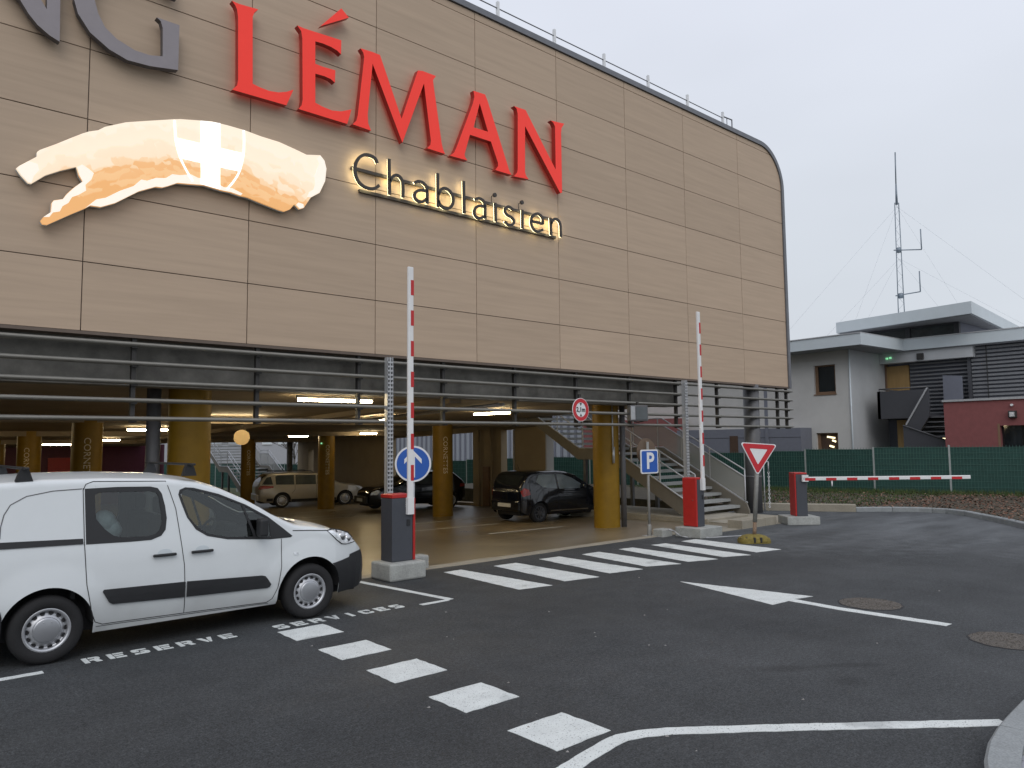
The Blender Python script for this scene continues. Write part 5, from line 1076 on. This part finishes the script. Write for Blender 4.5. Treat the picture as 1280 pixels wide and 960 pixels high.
# give way
s = empty('give_way_sign', (13.92, 8.50, 0), R(-40), 'white and red give way triangle on a leaning pole in a yellow rubber foot', 'road sign')
tilt = bpy.data.objects.new
t = R(4.2); lean = lambda a, b, d: (a*math.cos(t)+b*math.sin(t), d, b*math.cos(t)-a*math.sin(t))
def tri(r, cut): 
    q = []
    for k, a in enumerate((150, 270, 30)):
        c = Vector((math.cos(R(a)), math.sin(R(a))))*r
        for j in range(5): aa = R(a-55+110*j/4); q.append((c.x*(1-cut*2/r*.5)+cut*math.cos(aa), c.y*(1-cut*2/r*.5)+cut*math.sin(aa)))
    return q
zc = 1.80
for nm, loops, m, y0, y1 in (('board', [tri(.405, .035)], 'sign_white', -.055, -.035), ('red_border', [tri(.375, .03), tri(.205, .012)[::-1]], 'sign_red', -.061, -.056)):
    MB().prism([[(a, b_+zc) for a, b_ in L] for L in loops], lean, y0, y1).build(nm, m, s)
MB().prism([tri(.37, .01)], lambda a, b, d: lean(a, b+zc, d), -.034, -.030).build('board_back', 'galvanised', s)
p0, p1, p2 = Vector(lean(0, .12, 0)), Vector(lean(0, .42, 0)), Vector(lean(0, 1.75, 0))
MB().tube(p1, p2, .045, n=14).build('pole', 'sign_pole', s); MB().tube(p0, p1, .038, n=14).build('pole_foot', 'rust_pole', s)
ft = MB(); pr = []
for k, (sc_, z) in enumerate(((1, 0), (1.0, .05), (.93, .10), (.70, .145), (.4, .17), (.32, .17))):
    pr.append([(x*sc_*random.uniform(.97, 1.03), y*sc_*random.uniform(.97, 1.03), z) for x, y in rrect(.62, .40, .12, 4)])
n = len(pr[0]); ft.add([p for r_ in pr for p in r_], [(i*n+j, i*n+(j+1) % n, (i+1)*n+(j+1) % n, (i+1)*n+j) for i in range(5) for j in range(n)]); ft.add(pr[-1], [tuple(range(n))])
ft.build('rubber_foot', 'rubber_yellow', s)
for a, b_ in ((-.2, -.15), (.08, -.19), (.24, -.1), (-.05, -.19)): MB().bevbox(a-.02, a+.02, b_-.02, b_+.05, .02, .125, .006).build('foot_slot', 'plastic_black', s)

# little galvanised chain post beside the grey steel column
s = empty('chain_post', (20.22, 11.95, -.05), R(-40), 'thin galvanised frame with a hanging chain beside the grey steel column', 'post')
MB().path([(0, 0, 0), (0, 0, 1.5), (.14, 0, 1.5), (.14, 0, 1.2)], .018, n=7).build('frame', 'galv_light', s); ch_ = MB()
for k in range(17): ch_.lathe([(.026+.008*math.cos(a), .008*math.sin(a)) for a in [2*math.pi*q/6 for q in range(7)]], (.14, 0, 1.18-.062*k), (1, 0, 0) if k % 2 else (0, 1, 0), 10)
tag(ch_.build('chain', 'sign_white', s), kind='stuff')
# ------------------------------------------------------------------ green screened fence
F = empty('fence', (fence_x(10), 10, 0), label='green screened wire mesh fence on pale posts behind the car park', cat='fence')
def fp(o): o.parent = F; o.matrix_parent_inverse = Matrix.Translation(-F.location); return o
y = 1.0; fpts = []
P = Vector((fence_x(1.0), 1.0))
while P.y < 62:
    fpts.append(P.copy()); q = P.y
    lo, hi = q, q+2.6
    for _ in range(30):
        mid = (lo+hi)/2
        if math.hypot(fence_x(mid)-P.x, mid-P.y) < 2.5: lo = mid
        else: hi = mid
    P = Vector((fence_x(lo), lo))
pan = None
for i, (a, b) in enumerate(zip(fpts, fpts[1:])):
    z0 = max(zf(a.y), -.9)+.06; ang = math.atan2(b.y-a.y, b.x-a.x); L = (b-a).length
    fp(MB().box(-.03, .03, -.03, .03, -.4, 1.78).build('fence_post', 'fence_post')); po = C.objects[-1]; po.location = (a.x, a.y, z0); po.rotation_euler = (0, 0, ang)
    if pan is None:
        pan = MB().box(.03, L-.03, .0, .012, .03, 1.70).build('screen_panel', 'fence_fabric'); w_ = MB()
        for k in range(25): w_.box(.04+k*(L-.08)/24-.005, .04+k*(L-.08)/24+.005, .014, .024, .02, 1.76)
        for k in range(9): w_.box(.03, L-.03, .024, .030, .05+k*.205-.006, .05+k*.205+.006)
        wi = w_.build('wire_grid', 'fence_wire'); fp(pan); pn = pan; wi.parent = pan
    else:
        pn = bpy.data.objects.new('screen_panel', pan.data); C.objects.link(pn); fp(pn); w2 = bpy.data.objects.new('wire_grid', wi.data); C.objects.link(w2); w2.parent = pn
    pn.location = (a.x, a.y, z0); pn.rotation_euler = (0, 0, ang)

# ------------------------------------------------------------------ white office building behind the fence
H = empty('office_building', (34, 14, -.2), label='pale flat-roofed two-storey building with dark balcony and red wing behind the fence', cat='building')
def hp(mb, name, m, par=None):
    o = mb.build(name, m)
    if par is not None: o.parent = par
    else: o.parent = H; o.matrix_parent_inverse = Matrix.Translation(-H.location)
    return o
def wall_with_holes(x, y0, y1, z0, z1, holes, th, name, m):
    """wall in a plane of constant x, facing -x, with real openings"""
    b = MB(); L = [[(y0, z0), (y1, z0), (y1, z1), (y0, z1)]]+[[(a, c), (a, d), (b_, d), (b_, c)] for a, b_, c, d in holes]
    b.prism(L, lambda a, c, d: (x+d, a, c), 0, th); return hp(b, name, m)
wall_with_holes(32.5, 14.92, 30, -1, 6.02, [(15.56, 16.54, 4.10, 5.40), (15.56, 16.54, 1.0, 2.38)], .35, 'wall', 'render_white')
hp(MB().box(32.52, 36.4, 14.92-.001, 14.92+.3, -1, 6.0), 'wall', 'render_pale')
for z0, z1, m in ((4.10, 5.40, 'glass_dark'), (1.0, 2.38, 'warm_room')):
    f = MB(); a0, a1 = 15.56, 16.54
    f.prism([[(a0, z0), (a1, z0), (a1, z1), (a0, z1)], [(a0+.09, z0+.11), (a0+.09, z1-.06), (a1-.12, z1-.06), (a1-.12, z0+.11)]], lambda a, c, d: (32.62+d, a, c), 0, .1)
    w_ = hp(f, 'window', 'wood_frame'); hp(MB().box(32.68, 32.70, a0+.09, a1-.12, z0+.11, z1-.06), 'pane', m, w_)
    hp(MB().box(32.46, 32.60, a0-.03, a1+.03, z0-.04, z0), 'sill', 'wood_frame', w_)
    if m == 'warm_room':
        for (yy, zz, l) in ((15.95, 2.18, .36), (15.82, 2.02, .16), (15.93, 1.78, .2)): hp(MB().bar((32.66, yy-l/2, zz-.03), (32.66, yy+l/2, zz+.03), .02, .07), 'ceiling_light', 'room_lamp', w_)
hp(MB().tube((32.46, 14.90, -1), (32.46, 14.90, 5.98), .035, n=8), 'corner_downpipe', 'fascia_white')
# eaves: fascia and soffit slab
eave = [(31.9, 30), (31.6, 17.6), (31.42, 13.9), (35.3, 13.72), (35.38, 4.0), (46, 4.0), (46, 30)]
hp(MB().prism([eave], lambda a, b, d: (a, b, d), 6.02, 6.5), 'roof', 'fascia_white'); ei = [(32.0, 29.9), (31.72, 17.6), (31.54, 14.02), (35.42, 13.84), (35.5, 4.1), (45.9, 4.1), (45.9, 29.9)]
hp(MB().prism([ei], lambda a, b, d: (a, b, d), 5.985, 6.018), 'soffit', 'soffit'); hp(MB().prism([[(a-.03 if a < 40 else a, b) for a, b in eave]], lambda a, b, d: (a, b, d), 6.502, 6.545), 'roof_edging', 'galv_light')
UR = [(35.0, 16.62), (33.9, 10.5), (44.2, 11.5), (45.0, 18.0)]
hp(MB().prism([UR], lambda a, b, d: (a, b, d), 7.12, 7.62), 'upper_roof', 'fascia_white'); hp(MB().prism([[(35.1, 16.5), (34.05, 10.62), (44.1, 11.6), (44.9, 17.9)]], lambda a, b, d: (a, b, d), 7.09, 7.117), 'upper_soffit', 'soffit')
wall_with_holes(35.6, 11.55, 16.3, 6.5, 7.09, [(11.75, 13.55, 6.6, 7.02), (13.75, 15.3, 6.6, 7.02)], .2, 'clerestory', 'balcony_dark')
for a, b in ((11.75, 13.55), (13.75, 15.3)): hp(MB().box(35.68, 35.70, a, b, 6.6, 7.02), 'pane', 'glass_grey')
hp(MB().box(35.8, 44, 11.55, 16.3, 6.5, 7.08), 'upper_wall', 'box_grey')
# recessed entrance front: beam, door, slats
hp(MB().box(35.5, 36.0, 11.05, 14.91, 5.52, 5.98), 'beam', 'render_pale'); hp(MB().box(36.2, 36.4, 4.2, 14.9, -1, 5.98), 'rear_wall', 'box_grey')
d_ = hp(MB().box(36.05, 36.16, 13.86, 14.82, 3.0, 5.42), 'door', 'wood_door'); hp(MB().box(36.03, 36.18, 14.82, 14.9, 3.0, 5.50), 'door_frame', 'wood_frame', d_)
hp(MB().box(35.4, 35.5, 12.98, 13.25, 5.58, 5.85), 'wall_lamp', 'bracket_metal'); hp(MB().box(35.40, 35.48, 14.35, 14.43, 5.72, 5.80), 'exit_lamp', 'green_lamp'); hp(MB().box(35.40, 35.48, 14.50, 14.58, 5.70, 5.78), 'exit_lamp', 'green_lamp')
sl = MB().box(36.0, 36.1, 0, 2.35, -.035, .035).build('slat', 'slat_grey'); sl.parent = H; sl.matrix_parent_inverse = Matrix.Translation(-H.location); sl.location = (0, 11.42, 2.2)
for k in range(1, 20):
    o = bpy.data.objects.new('slat', sl.data); C.objects.link(o); o.parent = H; o.matrix_parent_inverse = Matrix.Translation(-H.location); o.location = (0, 11.42, 2.2+k*.17)
sh = MB().box(35.75, 35.85, 0, 6.5, -.045, .045).build('shutter_slat', 'slat_grey'); sh.parent = H; sh.matrix_parent_inverse = Matrix.Translation(-H.location); sh.location = (0, 4.7, 3.4)
for k in range(1, 16):
    o = bpy.data.objects.new('shutter_slat', sh.data); C.objects.link(o); o.parent = H; o.matrix_parent_inverse = Matrix.Translation(-H.location); o.location = (0, 4.7, 3.4+k*.165)
hp(MB().box(35.88, 36.1, 4.6, 11.25, 3.2, 5.98), 'shutter_backing', 'box_grey'); hp(MB().box(35.72, 35.95, 11.22, 11.36, 2.2, 5.98), 'mullion', 'balcony_dark')
for yy in (10.6, 9.0, 7.4): hp(MB().box(35.72, 35.745, yy, yy+.03, 3.3, 5.98), 'shutter_guide', 'bracket_metal')
# balcony with parapet, outside stair walls, partition
bl = hp(MB().box(33.6, 33.72, 12.25, 14.27, 2.95, 4.14).box(33.6, 36.1, 14.15, 14.27, 2.95, 4.14).box(33.72, 36.1, 12.25, 14.15, 2.95, 3.1), 'balcony', 'balcony_dark')
hp(MB().path([(33.66, 12.25, 4.24), (33.66, 14.2, 4.24), (36, 14.2, 4.24)], .025).path([(33.66, 14.2, 4.1), (33.66, 14.2, 4.24)], .02), 'balcony_rail', 'post_grey', bl)
hp(MB().prism([[(12.05, 4.15), (12.2, 4.15), (13.0, 2.72), (13.0, 1.5), (12.05, 3.0)]], lambda a, b, d: (33.2+d, a, b), 0, .12), 'stair_wall', 'balcony_dark'); hp(MB().bar((33.25, 12.08, 4.16), (33.25, 12.97, 2.66), .16, .06), 'stair_capping', 'galv_light')
hp(MB().prism([[(12.92, 2.62), (12.92, -1), (10.4, -1), (10.4, 1.7), (11.3, 2.0)]], lambda a, b, d: (32.75+d, a, b), 0, .14), 'stair_wall', 'balcony_dark'); hp(MB().path([(32.7, 12.9, 2.64), (32.7, 11.3, 2.02), (32.7, 10.4, 1.72)], .025), 'stair_rail', 'post_grey')
for k in range(9): hp(MB().box(34.0, 35.2, 11.5+.0, 12.6, 3.0-.2*k-.05, 3.0-.2*k), 'stair_tread', 'slat_grey')
hp(MB().box(34.0, 34.05, 11.6, 12.1, 2.05, 2.1), 'stair_light', 'room_lamp')
hp(MB().prism([[(11.45, 3.2), (12.2, 3.2), (12.2, 4.80), (11.45, 4.72)]], lambda a, b, d: (35.3+d, a, b), 0, .06), 'partition', 'box_grey')
hp(MB().box(34.6, 34.7, 13.05, 13.9, -1, 2.9), 'lower_door', 'wood_door')
# red wing
rw = wall_with_holes(31.8, 3.0, 11.01, -1, 3.48, [(8.0, 9.14, -.9, 2.53)], .3, 'red_wing', 'wall_red')
hp(MB().box(32.1, 35.7, 3.0, 11.01, -1, 3.47), 'red_wing_body', 'wall_red', rw); hp(MB().box(31.74, 35.7, 3.0, 11.05, 3.482, 3.56), 'coping', 'galv_light', rw)
hp(MB().box(32.0, 32.08, 8.0, 9.14, -.9, 2.53), 'dark_glazing', 'glass_dark', rw); hp(MB().box(31.79, 31.9, 9.141, 9.22, -.9, 2.6), 'opening_trim', 'wood_frame', rw)
lm = hp(MB().bevbox(31.66, 31.8, 8.57, 8.83, 2.80, 3.06, .02), 'wall_lamp', 'bracket_metal', rw); hp(MB().box(31.645, 31.66, 8.62, 8.78, 2.85, 3.01), 'lamp_glass', 'lens_clear', rw); hp(MB().tube((31.7, 8.71, 3.27), (31.8, 8.71, 3.27), .045, n=10), 'alarm_sounder', 'sign_white', rw)
# low grey wing and red wing on the left, seen under the louvres
gb = hp(MB().box(31.5, 32.48, 16.75, 23.4, -1, 2.62), 'grey_wing', 'box_grey'); hp(MB().box(31.49, 31.5, 16.75, 23.4, 2.2, 2.215), 'joint', 'balcony_dark', gb); hp(MB().box(31.47, 31.51, 19.9, 20.33, .6, 2.3), 'window_opening', 'warm_room', gb)
hp(MB().box(31.45, 31.5, 18.3, 18.45, -1, 4.8), 'downpipe', 'box_grey', gb)
hp(MB().box(31.6, 32.45, 23.41, 30, -1, 3.25), 'red_wing', 'wall_red'); hp(MB().box(32.9, 45, 15.3, 30, -1, 6.0), 'main_body', 'render_pale')

# lattice aerial mast on the roof, held by guy wires
A = empty('aerial_mast', (39.5, 15.4, 6.5), label='tall thin lattice aerial mast with two side antennas on the pale roof', cat='aerial')
def ap(mb, name, m): o = mb.build(name, m, A); o.matrix_parent_inverse = Matrix.Translation(-A.location); return o
m0, m1 = Vector((39.5, 15.4, 6.5)), Vector((39.13, 15.2, 13.95)); rgt = Vector((.75, -.66, 0))
lat = MB(); lat.path([m0+rgt*.17, m1+rgt*.10], .022).path([m0-rgt*.17, m1-rgt*.10], .022); n = 22
for k in range(n):
    a, b = m0.lerp(m1, k/n), m0.lerp(m1, (k+1)/n); wa, wb = .17-.07*k/n, .17-.07*(k+1)/n
    lat.path([a+rgt*wa*(1 if k % 2 else -1), b-rgt*wb*(1 if k % 2 else -1)], .005, n=4)
ap(lat, 'lattice', 'mast'); ap(MB().tube(m1-Vector((0, 0, .1)), (39.08, 15.17, 14.9), .06, .035).tube((39.08, 15.17, 14.9), (39.0, 15.1, 16.5), .03), 'whip', 'mast')
for zz, ux in ((11.55, 1.15), (9.25, 1.0)):
    c = m0.lerp(m1, (zz-6.5)/7.45); d = c+rgt*ux+Vector((0, 0, .02 if ux > 1.1 else .2)); ap(MB().path([c-rgt*.25, d], .028).path([d, d+Vector((0, 0, 1.05))], .028).tube(c-Vector((0, 0, .12)), c+Vector((0, 0, .12)), .12), 'side_antenna', 'mast')
top = m1-Vector((0, 0, .2)); mid_ = m0.lerp(m1, .62)
for p, q in ((top, (35.5, 20.5, 6.5)), (top, (37.4, 17.4, 6.5)), (top, (46, 9.5, 6.9)), (top, (42.0, 13.0, 7.6)), (mid_, (36.4, 18.6, 6.5)), (mid_, (37.7, 17.2, 6.5)), (mid_, (45.5, 10.5, 7.0)), (mid_, (41.5, 13.6, 7.6))): ap(MB().tube(p, q, .0025, n=4), 'guy_wire', 'mast')

# ------------------------------------------------------------------ buildings and a tree behind the car park
K = empty('apartment_building', (22, 64, -1), label='pale building with white windows glimpsed through the back of the car park', cat='building')
def kp(mb, name, m): o = mb.build(name, m); o.parent = K; o.matrix_parent_inverse = Matrix.Translation(-K.location); return o
kp(MB().box(12, 40, 64, 74, -1.2, 9), 'wall', 'far_wall')
for i in range(12):
    for z in (2.15, -.7, 5.0): 
        f = kp(MB().box(21.0+i*1.47, 21.9+i*1.47, 63.94, 64.02, z, z+.9), 'window', 'sign_white'); o = MB().box(21.05+i*1.47, 21.85+i*1.47, 63.93, 63.938, z+.05, z+.85).build('pane', 'sky_pane' if 'sky_pane' in MT else 'lens_clear'); o.parent = f
W_ = empty('warehouse', (40, 45, -1), label='grey building with vertical ribbed cladding above the fence, seen through the side openings', cat='building')
o = MB().box(38, 52, 33, 75, -1, 7.5).build('wall', 'cladding'); o.parent = W_; o.matrix_parent_inverse = Matrix.Translation(-W_.location)
rb = None
for k in range(60):
    if rb is None: rb = MB().box(37.9, 38.0, -.09, .09, -1, 7.4).build('rib', 'box_grey'); rb.parent = W_; rb.matrix_parent_inverse = Matrix.Translation(-W_.location); rb.location = (0, 33.3, 0)
    else: o = bpy.data.objects.new('rib', rb.data); C.objects.link(o); o.parent = W_; o.matrix_parent_inverse = Matrix.Translation(-W_.location); o.location = (0, 33.3+k*.7, 0)
def bare_tree(x, y, z, h, label):
    e = empty('bare_tree', (x, y, z), label=label, cat='tree'); tr = MB(); br = MB()
    tr.tube((0, 0, 0), (.05, 0, h*.45), .11, .075, n=8).tube((.05, 0, h*.45), (.0, .05, h*.7), .075, .04, n=8).build('trunk', 'bark', e)
    def grow(p, d, L, r, n):
        q = p+d*L; br.tube(p, q, r, r*.6, n=5, caps=False)
        if n:
            for _ in range(3): 
                dd = (d+Vector((random.uniform(-.7, .7), random.uniform(-.7, .7), random.uniform(-.1, .5)))).normalized(); grow(p.lerp(q, random.uniform(.5, 1)), dd, L*.68, r*.55, n-1)
    for k in range(7): a = k*.9; grow(Vector((.04, 0, h*(.36+.05*k))), Vector((math.cos(a), math.sin(a), .9)).normalized(), h*.24, .035, 3)
    br.build('crown', 'bark', e); return e
bare_tree(23.3, 50.0, -1.1, 4.9, 'small leafless tree seen through the back of the car park')
